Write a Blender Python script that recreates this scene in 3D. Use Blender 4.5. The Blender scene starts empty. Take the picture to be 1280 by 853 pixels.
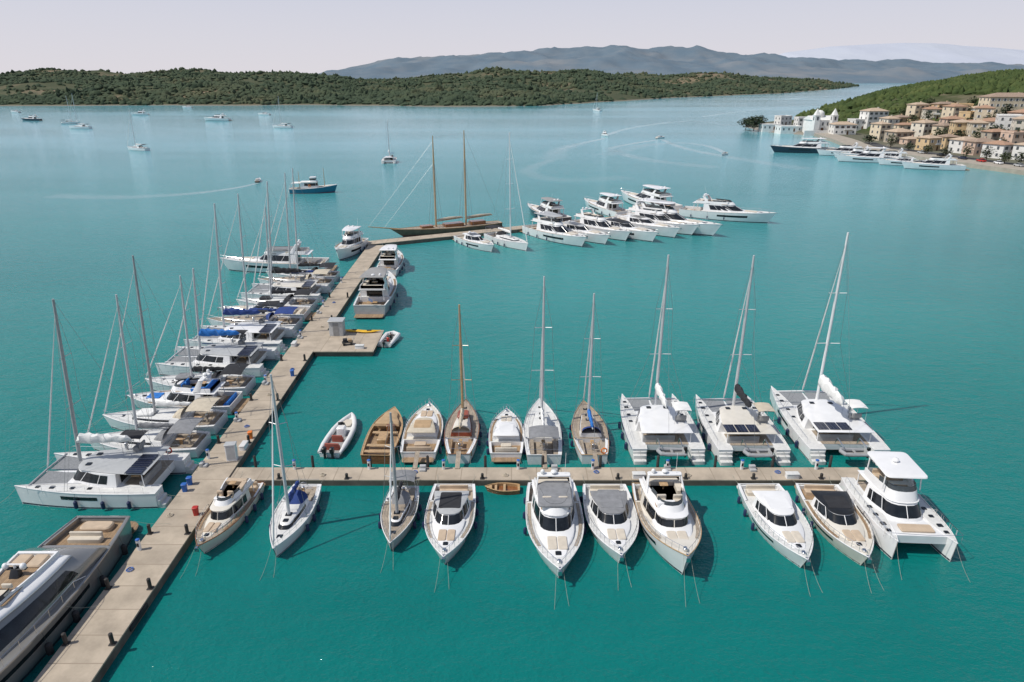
import bpy, math, random
from math import sin, cos, pi, radians as R, atan2, exp, hypot
from mathutils import Vector, noise as mn
random.seed(7)
S = bpy.context.scene; COL = S.collection
H = 36.0; FP = 854.0; PT = R(21.1); SP = sin(PT); CP = cos(PT)
def W(px, py, z=0.0):
    u = px-640; v = py-426.5; d = FP*SP+v*CP; t = (H-z)/d
    return (u*t, (FP*CP-v*SP)*t)
ORD = ['first','second','third','fourth','fifth','sixth','seventh','eighth','ninth','tenth','eleventh','twelfth','thirteenth','fourteenth','fifteenth','sixteenth']
# ---------------------------------------------------------------- materials
def nodes(name):
    m = bpy.data.materials.new(name); m.use_nodes = True
    nt = m.node_tree; return m, nt, nt.nodes, nt.links, nt.nodes['Principled BSDF']
def mix(nt, fac, a, b):
    n = nt.nodes.new('ShaderNodeMix'); n.data_type = 'RGBA'
    if hasattr(fac, 'links'): nt.links.new(fac, n.inputs[0])
    else: n.inputs[0].default_value = fac
    for k, s in ((6, a), (7, b)):
        if hasattr(s, 'links'): nt.links.new(s, n.inputs[k])
        else: n.inputs[k].default_value = (*s, 1)
    return n.outputs[2]
def noise(nt, scale, detail=3, vec=None, rough=.55, sc=None):
    n = nt.nodes.new('ShaderNodeTexNoise'); n.inputs['Scale'].default_value = scale
    n.inputs['Detail'].default_value = detail; n.inputs['Roughness'].default_value = rough
    if vec is None:
        vec = nt.nodes.new('ShaderNodeTexCoord').outputs['Object']
    if sc:
        mp = nt.nodes.new('ShaderNodeMapping'); mp.inputs['Scale'].default_value = sc
        nt.links.new(vec, mp.inputs[0]); vec = mp.outputs[0]
    nt.links.new(vec, n.inputs['Vector']); return n.outputs[0]
def ramp(nt, fac, a, b, c=0, d=1):
    n = nt.nodes.new('ShaderNodeMapRange'); n.inputs[1].default_value = a; n.inputs[2].default_value = b
    n.inputs[3].default_value = c; n.inputs[4].default_value = d
    nt.links.new(fac, n.inputs[0]); return n.outputs[0]
def bump(nt, b, h, strength, dist):
    n = nt.nodes.new('ShaderNodeBump'); n.inputs['Strength'].default_value = strength; n.inputs['Distance'].default_value = dist
    nt.links.new(h, n.inputs['Height']); nt.links.new(n.outputs[0], b.inputs['Normal']); return n
def mat(name, c, rough=.5, metal=0, var=.12, scale=2.0, bmp=0, coat=0, world=False):
    m, nt, N, Lk, b = nodes(name)
    vec = N.new('ShaderNodeNewGeometry').outputs['Position'] if world else None
    n = noise(nt, scale, 4, vec)
    col = mix(nt, ramp(nt, n, .3, .7), tuple(x*(1-var) for x in c), tuple(min(1, x*(1+var)) for x in c))
    Lk.new(col, b.inputs['Base Color']); b.inputs['Roughness'].default_value = rough
    b.inputs['Metallic'].default_value = metal
    if coat: b.inputs['Coat Weight'].default_value = coat
    if bmp: bump(nt, b, noise(nt, scale*6, 4, vec), bmp, .03)
    return m
def planks(name, c, dark, pitch, axis='X', rough=.6, var=.2, gap=.9, nscale=2, stain=.66):
    m, nt, N, Lk, b = nodes(name)
    tc = N.new('ShaderNodeTexCoord').outputs['Object']
    sx = N.new('ShaderNodeSeparateXYZ'); Lk.new(tc, sx.inputs[0])
    a = N.new('ShaderNodeMath'); a.operation = 'MULTIPLY'; a.inputs[1].default_value = 1/pitch; Lk.new(sx.outputs[axis], a.inputs[0])
    fr = N.new('ShaderNodeMath'); fr.operation = 'FRACT'; Lk.new(a.outputs[0], fr.inputs[0])
    fl = N.new('ShaderNodeMath'); fl.operation = 'FLOOR'; Lk.new(a.outputs[0], fl.inputs[0])
    wn = N.new('ShaderNodeTexWhiteNoise'); wn.noise_dimensions = '1D'; Lk.new(fl.outputs[0], wn.inputs['W'])
    g = N.new('ShaderNodeMath'); g.operation = 'GREATER_THAN'; g.inputs[1].default_value = gap; Lk.new(fr.outputs[0], g.inputs[0])
    c1 = mix(nt, wn.outputs[0], tuple(x*(1-var) for x in c), tuple(min(1, x*(1+var)) for x in c))
    c2 = mix(nt, ramp(nt, noise(nt, nscale, 6, rough=.65), .38, .72), c1, tuple(x*stain for x in c))
    Lk.new(mix(nt, g.outputs[0], c2, dark), b.inputs['Base Color']); b.inputs['Roughness'].default_value = rough
    return m
WHITE = mat('white_gelcoat', (.78,.78,.775), .22, var=.05, scale=.8, coat=.3)
OFFW = mat('ivory_gelcoat', (.68,.64,.56), .3, var=.07, scale=.9, coat=.2)
DECKW = mat('nonskid_deck', (.64,.64,.62), .6, var=.08, scale=3, bmp=.1)
GREYH = mat('silver_hull_paint', (.30,.29,.27), .18, .35, var=.08, scale=.4, coat=.8)
LGREY = mat('light_grey_paint', (.42,.43,.43), .35, var=.07)
NAVY = mat('navy_hull_paint', (.012,.02,.045), .15, var=.2, coat=.6)
TEAL = mat('teal_blue_hull_paint', (.02,.15,.24), .3, var=.15)
BLACK = mat('black_paint', (.015,.016,.018), .35, var=.3)
GLASS = mat('tinted_glass', (.012,.015,.018), .05, var=.5, scale=1.2)
FGLASS = mat('bridge_screen_glass', (.05,.06,.065), .06, var=.3)
TEAK = planks('teak_planks', (.37,.25,.145), (.05,.035,.02), .12, 'X', .6, .18, .88)
TEAKG = planks('weathered_teak', (.42,.35,.27), (.09,.07,.05), .12, 'X', .7, .14, .88)
WOOD = mat('varnished_mahogany', (.22,.09,.035), .22, var=.3, scale=4, coat=.5)
WOODL = mat('varnished_pine', (.46,.30,.15), .28, var=.2, scale=4, coat=.4)
SCHN = mat('brown_schooner_hull', (.16,.105,.07), .45, var=.25, scale=1)
CUSH = mat('cream_cushion', (.58,.52,.43), .8, var=.08, bmp=.15)
CUSHG = mat('grey_cushion', (.28,.28,.275), .85, var=.1, bmp=.15)
CUSHT = mat('tan_cushion', (.50,.39,.28), .8, var=.1, bmp=.15)
STEEL = mat('stainless_steel', (.62,.63,.64), .22, 1, var=.05)
ALU = mat('mast_aluminium', (.60,.61,.62), .35, .2, var=.06)
MASTD = mat('grey_mast_paint', (.38,.385,.39), .4, .1)
WIRE = mat('rigging_wire', (.28,.29,.29), .4, .3)
ROPE = mat('mooring_rope', (.30,.32,.27), .9, var=.2, scale=8)
RUB = mat('black_rubber', (.02,.02,.022), .75, var=.3)
FNAVY = mat('navy_fender', (.015,.025,.08), .55)
CBLK = mat('black_canvas', (.022,.023,.027), .9, var=.25, bmp=.25)
CBLU = mat('blue_canvas', (.02,.05,.20), .85, var=.2, bmp=.25)
CBRB = mat('bright_blue_canvas', (.02,.16,.5), .85, var=.2, bmp=.25)
CGRY = mat('grey_canvas', (.22,.225,.235), .9, var=.15, bmp=.25)
CBEI = mat('beige_canvas', (.52,.46,.36), .9, var=.1, bmp=.25)
CTAN = mat('tan_canvas', (.42,.29,.165), .85, var=.15, bmp=.25)
CWHT = mat('white_sailcloth', (.74,.74,.72), .85, var=.08, bmp=.3)
NET = mat('trampoline_net', (.24,.25,.26), .9, var=.2, scale=8)
SOLAR = planks('solar_cells', (.015,.02,.045), (.12,.13,.15), .35, 'X', .2, .2, .94)
RED = mat('red_paint', (.45,.03,.02), .45, var=.15)
REDS = mat('brown_red_seat', (.30,.075,.05), .7, var=.15)
REDB = mat('red_brown_cabin', (.30,.07,.035), .35, var=.2, coat=.3)
ORG = mat('orange_plastic', (.75,.20,.03), .5)
YEL = mat('yellow_plastic', (.72,.42,.02), .45)
BLUE = mat('blue_plastic', (.02,.12,.42), .45)
BOOT = mat('dark_boot_stripe', (.02,.03,.05), .4)
BOOTR = mat('red_antifouling', (.25,.03,.02), .6)
HYP = mat('grey_inflatable_tube', (.32,.33,.34), .6, var=.08)
HYPW = mat('white_inflatable_tube', (.68,.68,.67), .5, var=.05)
CONC = planks('dock_concrete', (.47,.395,.305), (.30,.245,.185), 2.4, 'Y', .85, .06, .965, .45, .66)
CONX = planks('jetty_concrete', (.47,.395,.305), (.30,.245,.185), 2.4, 'X', .85, .06, .965, .45, .66)
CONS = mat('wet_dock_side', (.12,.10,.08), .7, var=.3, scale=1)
PILE = mat('dark_pile', (.035,.032,.03), .6, var=.3)
PLAS = mat('grey_cabinet', (.45,.46,.46), .5)
SKIN = mat('skin', (.45,.26,.18), .6)
FLAGM = planks('striped_flag', (.55,.56,.6), (.03,.10,.4), .16, 'Z', .8, .03, .5)
# ---------------------------------------------------------------- mesh builder
def rrect(cx, cy, z, sx, sy, r, k=3):
    r = max(.005, min(r, sx/2-.002, sy/2-.002)); p = []
    for qx, qy, a0 in ((1,1,0),(-1,1,90),(-1,-1,180),(1,-1,270)):
        for i in range(k):
            a = R(a0+90*i/(k-1)); p.append((cx+qx*(sx/2-r)+r*cos(a), cy+qy*(sy/2-r)+r*sin(a), z))
    return p
class MB:
    def __init__(s): s.v = []; s.f = []
    def add(s, v, f):
        n = len(s.v); s.v += v; s.f += [tuple(i+n for i in q) for q in f]; return s
    def box(s, c, d, rz=0):
        x, y, z = c; a, b, h = d[0]/2, d[1]/2, d[2]/2; cr, sr = cos(rz), sin(rz)
        v = [(x+i*a*cr-j*b*sr, y+i*a*sr+j*b*cr, z+k*h) for k in (-1,1) for i, j in ((-1,-1),(1,-1),(1,1),(-1,1))]
        return s.add(v, [(3,2,1,0),(4,5,6,7),(0,1,5,4),(1,2,6,5),(2,3,7,6),(3,0,4,7)])
    def loft(s, rings, closed=True, cap=(1,1)):
        n = len(rings[0]); v = [p for r in rings for p in r]; f = []
        for a in range(len(rings)-1):
            for i in range(n if closed else n-1):
                j = (i+1) % n; f.append((a*n+i, a*n+j, (a+1)*n+j, (a+1)*n+i))
        if cap[0]: f.append(tuple(range(n))[::-1])
        if cap[1]: f.append(tuple((len(rings)-1)*n+i for i in range(n)))
        return s.add(v, f)
    def pad(s, cx, cy, z, sx, sy, h, r=.1, e=.04):
        e = min(e, h*.45)
        return s.loft([rrect(cx,cy,z,sx,sy,r), rrect(cx,cy,z+h-e,sx,sy,r), rrect(cx,cy,z+h,sx-2*e,sy-2*e,r-e*.5)])
    def tube(s, pts, r, n=5, cap=True):
        rings = []; m = len(pts)
        for i, p in enumerate(pts):
            a = pts[max(0,i-1)]; b = pts[min(m-1,i+1)]
            t = [b[k]-a[k] for k in range(3)]; l = math.sqrt(sum(q*q for q in t)) or 1; t = [q/l for q in t]
            ref = (1,0,0) if abs(t[2]) > .85 else (0,0,1)
            u = [t[1]*ref[2]-t[2]*ref[1], t[2]*ref[0]-t[0]*ref[2], t[0]*ref[1]-t[1]*ref[0]]
            l = math.sqrt(sum(q*q for q in u)) or 1; u = [q/l for q in u]
            w = [t[1]*u[2]-t[2]*u[1], t[2]*u[0]-t[0]*u[2], t[0]*u[1]-t[1]*u[0]]
            rr = r[i] if isinstance(r, (list,tuple)) else r
            rings.append([tuple(p[k]+rr*(cos(2*pi*j/n)*u[k]+sin(2*pi*j/n)*w[k]) for k in range(3)) for j in range(n)])
        return s.loft(rings, True, (cap,cap))
    def ball(s, c, rx, ry, rz, n=8, m=5):
        rings = [[(c[0]+rx*sin(a)*cos(2*pi*j/n), c[1]+ry*sin(a)*sin(2*pi*j/n), c[2]-rz*cos(a)) for j in range(n)]
                 for a in [max(.08,min(pi-.08,pi*i/m)) for i in range(m+1)]]
        return s.loft(rings)
def P(name, mb, m, parent=None, ang=38):
    me = bpy.data.meshes.new(name); me.from_pydata(mb.v, [], mb.f)
    me.polygons.foreach_set('use_smooth', [True]*len(me.polygons)); me.update()
    me.set_sharp_from_angle(angle=R(ang))
    me.materials.append(m)
    o = bpy.data.objects.new(name, me); COL.objects.link(o)
    if parent is not None: o.parent = parent
    return o
def tag(o, label, cat, group=None):
    o['label'] = label; o['category'] = cat
    if group: o['group'] = group
    return o
def thing(name, label, cat, loc=(0,0,0), rz=0, group=None):
    o = bpy.data.objects.new(name, None); COL.objects.link(o); o.empty_display_size = .2
    o.location = loc; o.rotation_euler = (0,0,rz); return tag(o, label, cat, group)
def struct(name, mb, m, ang=180):
    o = P(name, mb, m, None, ang); o['kind'] = 'structure'; return o
# ---------------------------------------------------------------- hulls
def hullf(L, B, zs, zb, tm=.42, tr=.85, p=2.2, rake=.6, fl=.35, sp=2.):
    def F(t, q):
        f = 1-(1-tr)*((tm-t)/tm)**2 if t < tm else 1-((t-tm)/(1-tm))**p
        sh = zs+(zb-zs)*t**sp
        w = max(.025, B/2*f*(1-fl*(max(0,1-q))**1.3*(.2+.8*t*t)))
        return w, -L/2+L*t-rake*(1-q)*t**4, (sh*q if q >= 0 else q*2)
    return F
def band(F, t0, t1, q0, q1, off, side, x0=0, n=8):
    r = []
    for q in (q0, (q0+q1)/2, q1):
        r.append([(x0+side*(F(t0+(t1-t0)*i/n, q)[0]+off), *F(t0+(t1-t0)*i/n, q)[1:]) for i in range(n+1)])
    return r
def hull(root, F, mh=WHITE, boot=BOOT, rail=WHITE, dk=DECKW, sole_m=TEAK, x0=0, tc=.3, sole=.55, ins=.22, rr=.045, det=1):
    n = 22 if det else 12
    ts = [1-(1-i/n)**1.4 for i in range(n+1)]; ts[-1] = 1.0
    qs = [1,.85,.6,.35,.12,-.25]
    rings = []
    for t in ts:
        L_ = [(x0-F(t,q)[0], F(t,q)[1], F(t,q)[2]) for q in qs]; R_ = [(x0+F(t,q)[0], F(t,q)[1], F(t,q)[2]) for q in reversed(qs)]
        rings.append(L_+R_)
    h = MB().loft(rings, False, (1,0)); P('hull', h, mh, root, 50)
    if boot:
        for s in (-1,1): P('boot_stripe', MB().loft(band(F, 0, .995, .03, .11, .012, s, x0, 14), False, (0,0)), boot, root)
    g = [(x0-F(t,1)[0], F(t,1)[1], F(t,1)[2]+.01) for t in ts]; g2 = [(x0+F(t,1)[0], F(t,1)[1], F(t,1)[2]+.01) for t in reversed(ts)]
    P('gunwale', MB().tube(g+g2+[g[0]], rr), rail, root)
    td = [t for t in ts if t > tc]; td = [tc]+td
    d = MB().loft([[(x0-F(t,1)[0]+.02, F(t,1)[1], F(t,1)[2]-.03), (x0, F(t,1)[1], F(t,1)[2]+.03), (x0+F(t,1)[0]-.02, F(t,1)[1], F(t,1)[2]-.03)] for t in td], False, (0,0))
    P('deck', d, dk, root)
    if tc > .02:
        tk = [tc*i/5 for i in range(6)]
        P('cockpit_sole', MB().loft([[(x0-F(t,1)[0]+ins, F(t,1)[1]+(.1 if t==0 else 0), sole), (x0+F(t,1)[0]-ins, F(t,1)[1]+(.1 if t==0 else 0), sole)] for t in tk], False, (0,0)), sole_m, root)
        c = MB()
        for s in (-1,1):
            c.loft([[(x0+s*(F(t,1)[0]-.01), F(t,1)[1], F(t,1)[2]+.015), (x0+s*(F(t,1)[0]-ins), F(t,1)[1], F(t,1)[2]+.015), (x0+s*(F(t,1)[0]-ins), F(t,1)[1], sole-.02)] for t in tk], False, (0,0))
        w, y, z = F(tc,1); w -= ins
        c.add([(x0-w,y,sole-.02),(x0+w,y,sole-.02),(x0+w,y,z-.01),(x0-w,y,z-.01)], [(0,1,2,3)])
        w, y, z = F(0,1); c.box((x0, y+.09, (sole+z*.9)/2), (2*w-.1, .16, z*.9-sole))
        P('cockpit_liner', c, WHITE if mh not in (WOOD,GREYH) else (WOODL if mh is WOOD else GREYH), root)
def outl(y0, y1, wa, wf, nose, z, kf=8, pw=2.5):
    l = []
    for i in range(5):
        t = i/4; l.append((-(wa+(wf-wa)*t**2), y0+(y1-nose-y0)*t, z))
    f = []
    for i in range(1, kf):
        a = pi*i/kf; c = cos(a); f.append((-wf*math.copysign(abs(c)**(2/pw), c), y1-nose+nose*sin(a)**(2/pw), z))
    return l+f+[(-x, y, z) for x, y, z in reversed(l)]
def cabin(root, y0, y1, wa, wf, nose, z0, h, rf, ra=.1, tum=.15, mw=WHITE, mg=GLASS, g=(.38,.9), roof=None, ov=.06, nm='cabin', aft=0, th=.09, pill=True, kf=8):
    ring = lambda q, o=0: outl(y0+ra*q-o, y1-rf*q+o, wa-tum*q+o, wf-tum*q+o, nose, z0+h*q, kf)
    c = P(nm, MB().loft([ring(0), ring(1)]), mw, root, 30)
    a, b = ring(g[0], .015), ring(g[1], .015)
    for i, j, n_ in ((4, 4+kf, 'windscreen'), (1, 4, 'side_window'), (4+kf, 7+kf, 'side_window')):
        P(n_, MB().loft([a[i:j+1], b[i:j+1]], False, (0,0)), mg, root)
    if pill:
        a, b = ring(g[0]-.02, .02), ring(g[1]+.02, .02)
        for i in (2, 4, 4+kf//2, 4+kf, 6+kf): P('window_pillar', MB().tube([a[i], b[i]], .035, 4), mw, root)
    if roof is not None:
        q = lambda o, z: outl(y0+ra-o-aft, y1-rf+o, wa-tum+o, wf-tum+o, nose, z, kf)
        P('roof', MB().loft([q(ov*.5, z0+h-.01), q(ov, z0+h+.03), q(ov, z0+h+th-.02), q(ov-.12, z0+h+th+.03), q(ov-.5, z0+h+th+.07)]), roof, root, 40)
def rails(root, F, t0, t1, hgt, inset=.12, x0=0, n=10, m=STEEL, r=.02, mid=False):
    mb = MB(); ts = [t0+(t1-t0)*i/n for i in range(n+1)]
    for s in (-1,1):
        pts = [(x0+s*max(.06,F(t,1)[0]-inset), F(t,1)[1], F(t,1)[2]+hgt*(1 if 0<i else .1)) for i, t in enumerate(ts)]
        mb.tube(pts, r, 4)
        if mid: mb.tube([(p[0], p[1], p[2]-hgt*.5) for p in pts[1:]], r*.7, 3)
        for i in range(1, n+1):
            p = pts[i]; mb.tube([(p[0],p[1],p[2]-hgt-.02), p], r*.8, 3)
    w, y, z = F(t1,1); w = max(.06, w-inset); mb.tube([(-w+x0,y,z+hgt),(x0,y+.15,z+hgt),(w+x0,y,z+hgt)], r, 4)
    P('guard_rail', mb, m, root)
def fenders(root, F, ts, m=FNAVY, x0=0, sides=(-1,1), r=.15, ln=.6):
    for s in sides:
        for t in ts:
            w, y, z = F(t, .7); x = x0+s*(F(t,.8)[0]+r+.02); zz = F(t,1)[2]
            mb = MB().tube([(x,y,zz*.35+ln*.5+.06),(x,y,zz*.35+ln*.42),(x,y,zz*.35-ln*.42),(x,y,zz*.35-ln*.5-.03)], [r*.4,r,r,r*.4], 8)
            mb.tube([(x,y,zz*.35+ln*.5),(x0+s*F(t,1)[0],y,zz+.03)], .012, 3)
            P('fender', mb, m, root)
def moor(root, pts):
    for a, b in pts:
        k = 6; mb = MB().tube([tuple(a[j]+(b[j]-a[j])*i/k-(.25*sin(pi*i/k) if j == 2 else 0) for j in range(3)) for i in range(k+1)], .013, 4)
        P('mooring_line', mb, ROPE, root)
def bowlines(rt, L, zb, dx=.25):
    moor(rt, [((-dx,L/2-.3,zb),(-dx-.35,L/2+2.3,-.1)), ((dx,L/2-.3,zb),(dx+.3,L/2+2.7,-.1))])
def hatch(root, x, y, z, s=.55):
    P('deck_hatch', MB().pad(x, y, z, s, s, .05, .08, .02), GLASS, root)
def seatrow(root, x, y, z, w, d, m):
    mb = MB().pad(x, y, z, w, d, .4, .08, .06)
    mb.pad(x, y-d/2+.08, z+.38, w, .18, .38, .07, .05); P('seat', mb, m, root)
def wheel(root, x, y, z, r=.38, m=STEEL):
    mb = MB(); k = 12; c = [(x+r*cos(2*pi*i/k), y-.0, z+r*sin(2*pi*i/k)) for i in range(k+1)]
    mb.tube(c, .025, 4); mb.tube([c[0], c[6]], .015, 3); mb.tube([c[3], c[9]], .015, 3); mb.pad(x, y+.2, z-.75, .25, .25, .8, .06)
    P('steering_wheel', mb, m, root)
def flagp(root, x, y, z, h=1.3):
    f = P('flag_staff', MB().tube([(x,y,z),(x,y-.25,z+h)], .015, 4), STEEL, root)
    mb = MB(); n = 6; rows = []
    for q in (0, .5): rows.append([(x+.02+i*.13, y-.22-i*.02, z+h-.02-q-.05*i+.05*sin(i*1.6)) for i in range(n)])
    P('flag', mb.loft(rows, False, (0,0)), FLAGM, f)
def ringbuoy(root, x, y, z, r, m, ax='x'):
    P('lifebuoy', MB().tube([(x+(r*cos(i*pi/6) if ax == 'x' else 0), y+(r*cos(i*pi/6) if ax == 'y' else 0), z+r*sin(i*pi/6)) for i in range(13)], r*.26, 6), m, root)
# ---------------------------------------------------------------- motor yachts
def motor(lab, x, y, rz, L, B, style='open', hm=WHITE, dk=DECKW, roofm=None, cush=CUSH, canvas=None, det=1, zs=None, zb=None, fend=FNAVY,
          hard=False, arch=True, lines=True, sunroof=None, group=None, fsides=(-1,1), rail=None, name='motor_yacht', hwin=True, p=2.3, cat='motor yacht', flag=False, foresole=TEAK, top2=None, srl=.17):
    zs = zs or min(.085*L+.1, 1.0+.045*L); zb = zb or zs*1.4
    rt = thing(name, lab, cat, (x,y,0), rz, group)
    F = hullf(L, B, zs, zb, .42, .88, p, L*.075, .42)
    hull(rt, F, hm, BOOT, rail or WHITE, dk, foresole, tc=.24, sole=zs*.55, det=det)
    roofm = roofm or WHITE; k = L/13; v = min(k, 1+(k-1)*.25) if k > 1 else k
    P('swim_platform', MB().pad(0, -L/2-.5*k, .28, B*.8, 1.1*k, .12, .25), foresole, rt)
    if hwin:
        for s in (-1,1): P('hull_window', MB().loft(band(F,.42,.74,.5,.72,.012,s), False, (0,0)), GLASS, rt)
    zc = F(.4,1)[2]-.02
    tr = lambda q, o: outl(.04*L, .40*L-q*.25*k, B*.33-o, B*.16-o*.5, 1.2*k, F(.62,1)[2]-.06+q*.30*v+0)
    P('foredeck_trunk', MB().loft([tr(-.8,0), tr(.75,.03), tr(1,.14)]), hm if hm in (OFFW,) else WHITE, rt, 40)
    zt = F(.62,1)[2]-.06+.30*v
    for s in (-1,1): P('sun_pad', MB().pad(s*B*.085, .245*L, zt, B*.155, .13*L, .09, .12), cush, rt)
    hatch(rt, 0, .345*L, zt, .5*k)
    if det:
        rails(rt, F, .42, .985, .62, .1, n=11)
        P('anchor_roller', MB().box((0, L/2+.02, zb-.02), (.18,.55,.08)).box((0, L/2+.22, zb-.22), (.3,.08,.32)), STEEL, rt)
        P('windlass', MB().pad(0, L/2-.9*k, zb-.08, .3, .4, .22, .08), STEEL, rt)
        for s in (-1,1): P('side_walkway', MB().loft([[(s*(F(t,1)[0]-.12), F(t,1)[1], F(t,1)[2]+.0), (s*(F(t,1)[0]-.12-B*.06), F(t,1)[1], F(t,1)[2]+.012)] for t in (.26,.36,.46,.56,.66,.76)], False, (0,0)), foresole, rt)
        if fend: fenders(rt, F, (.14,.32,.5), fend, sides=fsides)
        if lines: bowlines(rt, L, zb)
        moor(rt, [((s*B*.36,-L/2+.15,zs),(s*B*.42,-L/2-1.9,.85)) for s in (-1,1)])
    sole = zs*.55
    if style == 'open':
        hc = 1.12*v
        cabin(rt, -.2*L, .17*L, B*.40, B*.30, 1.5*k, zc-.1, hc, .12*L, .1, .28*k, WHITE, GLASS, (.3,.95), roofm, .08, aft=.07*L)
        sr = sunroof or GLASS
        P('sunroof', MB().pad(0, -(.015+srl/2)*L, zc-.1+hc+.13, B*.44, srl*L, .05, .15, .015), sr, rt)
        seatrow(rt, 0, -.42*L, sole, B*.62, .9*k, cush)
        P('aft_sun_pad', MB().pad(0, -.33*L, sole, B*.3, .07*L, .5, .1), cush, rt)
        if L > 13: P('radar_dome', MB().ball((0,-.22*L,zc+hc+.25), .3, .3, .2), WHITE, rt)
    else:
        hc = (1.5 if style != 'big' else 1.6)*v
        wm = WHITE if style != 'trawler' else OFFW
        rk = .045 if style == 'trawler' else (.10 if style == 'fly' else .16)
        y1 = .16*L if style != 'big' else .22*L
        cabin(rt, -.24*L, y1, B*.40, B*.29, 1.3*k, zc-.15, hc, rk*L, .0, .2*k, wm, GLASS, (.3,.9), roofm, .12, aft=.12*L)
        z2 = zc-.15+hc+.12
        for s in (-1,1):
            P('roof_post', MB().tube([(s*B*.33,-.35*L,zs),(s*B*.31,-.345*L,z2-.08)], .05*k, 6), WHITE, rt)
        r2 = lambda q, o: outl(-.33*L, .075*L-q*.4*k-o*.5, B*.35-o, B*.24-o, 1.6*k, z2+q*.5*v-.01)
        P('flybridge_coaming', MB().loft([r2(0,-.02), r2(1,.06), r2(1,.16), r2(.05,.16)], True, (0,1)), WHITE, rt, 40)
        P('flybridge_floor', MB().pad(0, -.14*L, z2-.02, B*.5, .3*L, .06, .2), TEAK if det else DECKW, rt)
        a = r2(1,.08); b = [(px*.93, py-.22*k, z2+.78*v) for px, py, pz in a]
        P('flybridge_windscreen', MB().loft([a[3:14], b[3:14]], False, (0,0)), FGLASS, rt)
        for s in (-1,1): seatrow(rt, s*B*.14, -.04*L, z2+.04, B*.16, .6*v, cush)
        P('sofa', MB().pad(0, -.29*L, z2+.04, B*.55, .7*v, .42, .1).pad(-B*.24, -.21*L, z2+.04, .6*v, .13*L, .42, .1), cush, rt)
        P('table', MB().pad(B*.02, -.22*L, z2+.55, .8*v, .7*v, .05, .1).box((B*.02,-.22*L,z2+.3),(.1,.1,.5)), WOODL, rt)
        P('helm_console', MB().pad(B*.08, .0*L, z2+.02, B*.3, .5*v, .6*v, .12), WHITE, rt)
        if arch:
            for s in (-1,1):
                P('arch_leg', MB().loft([rrect(s*B*.33,-.2*L,z2+.1,.12,.9*v,.05), rrect(s*B*.28,-.25*L,z2+1.45*v,.12,.6*v,.05)]), WHITE, rt)
            P('radar_arch', MB().pad(0, -.25*L, z2+1.42*v, B*.6, .65*v, .12, .15), WHITE, rt)
            P('radar_dome', MB().ball((0,-.25*L,z2+1.74*v), .3*v, .3*v, .19*v), WHITE, rt)
            P('satellite_dome', MB().ball((B*.2,-.25*L,z2+1.74*v), .22*v, .22*v, .26*v), WHITE, rt)
            P('antenna', MB().tube([(-B*.2,-.25*L,z2+1.5*v),(-B*.22,-.29*L,z2+3.4*v)], .014, 4), WHITE, rt)
        if hard:
            P('hardtop', MB().loft([outl(-.3*L,.03*L,B*.34,B*.25,.8*k,z2+1.55*v), outl(-.31*L,.04*L,B*.36,B*.27,.8*k,z2+1.61*v), outl(-.3*L,.03*L,B*.34,B*.25,.8*k,z2+1.69*v)]), top2 or WHITE, rt)
            for s in (-1,1):
                P('hardtop_post', MB().tube([(s*B*.27,-.0*L,z2+.4*v),(s*B*.25,-.03*L,z2+1.57*v)], .04*k, 5), WHITE, rt)
        if canvas: P('canvas_cover', MB().pad(0, -.1*L, z2+.55*v, B*.6, .28*L, .2, .3, .12), canvas, rt)
        seatrow(rt, 0, -.44*L, sole, B*.62, .7*k, cush)
        P('aft_table', MB().pad(0, -.375*L, sole+.62, B*.3, .6*k, .05, .1).box((0,-.375*L,sole+.3),(.12,.12,.62)), WOODL, rt)
        P('saloon_door', MB().add([(-B*.22,-.242*L-.02,sole+.1),(B*.22,-.242*L-.02,sole+.1),(B*.22,-.242*L-.02,zc-.15+hc*.9),(-B*.22,-.242*L-.02,zc-.15+hc*.9)], [(0,1,2,3)]), GLASS, rt)
    if flag: flagp(rt, 0, -L/2+.1, zs)
    return rt
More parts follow.
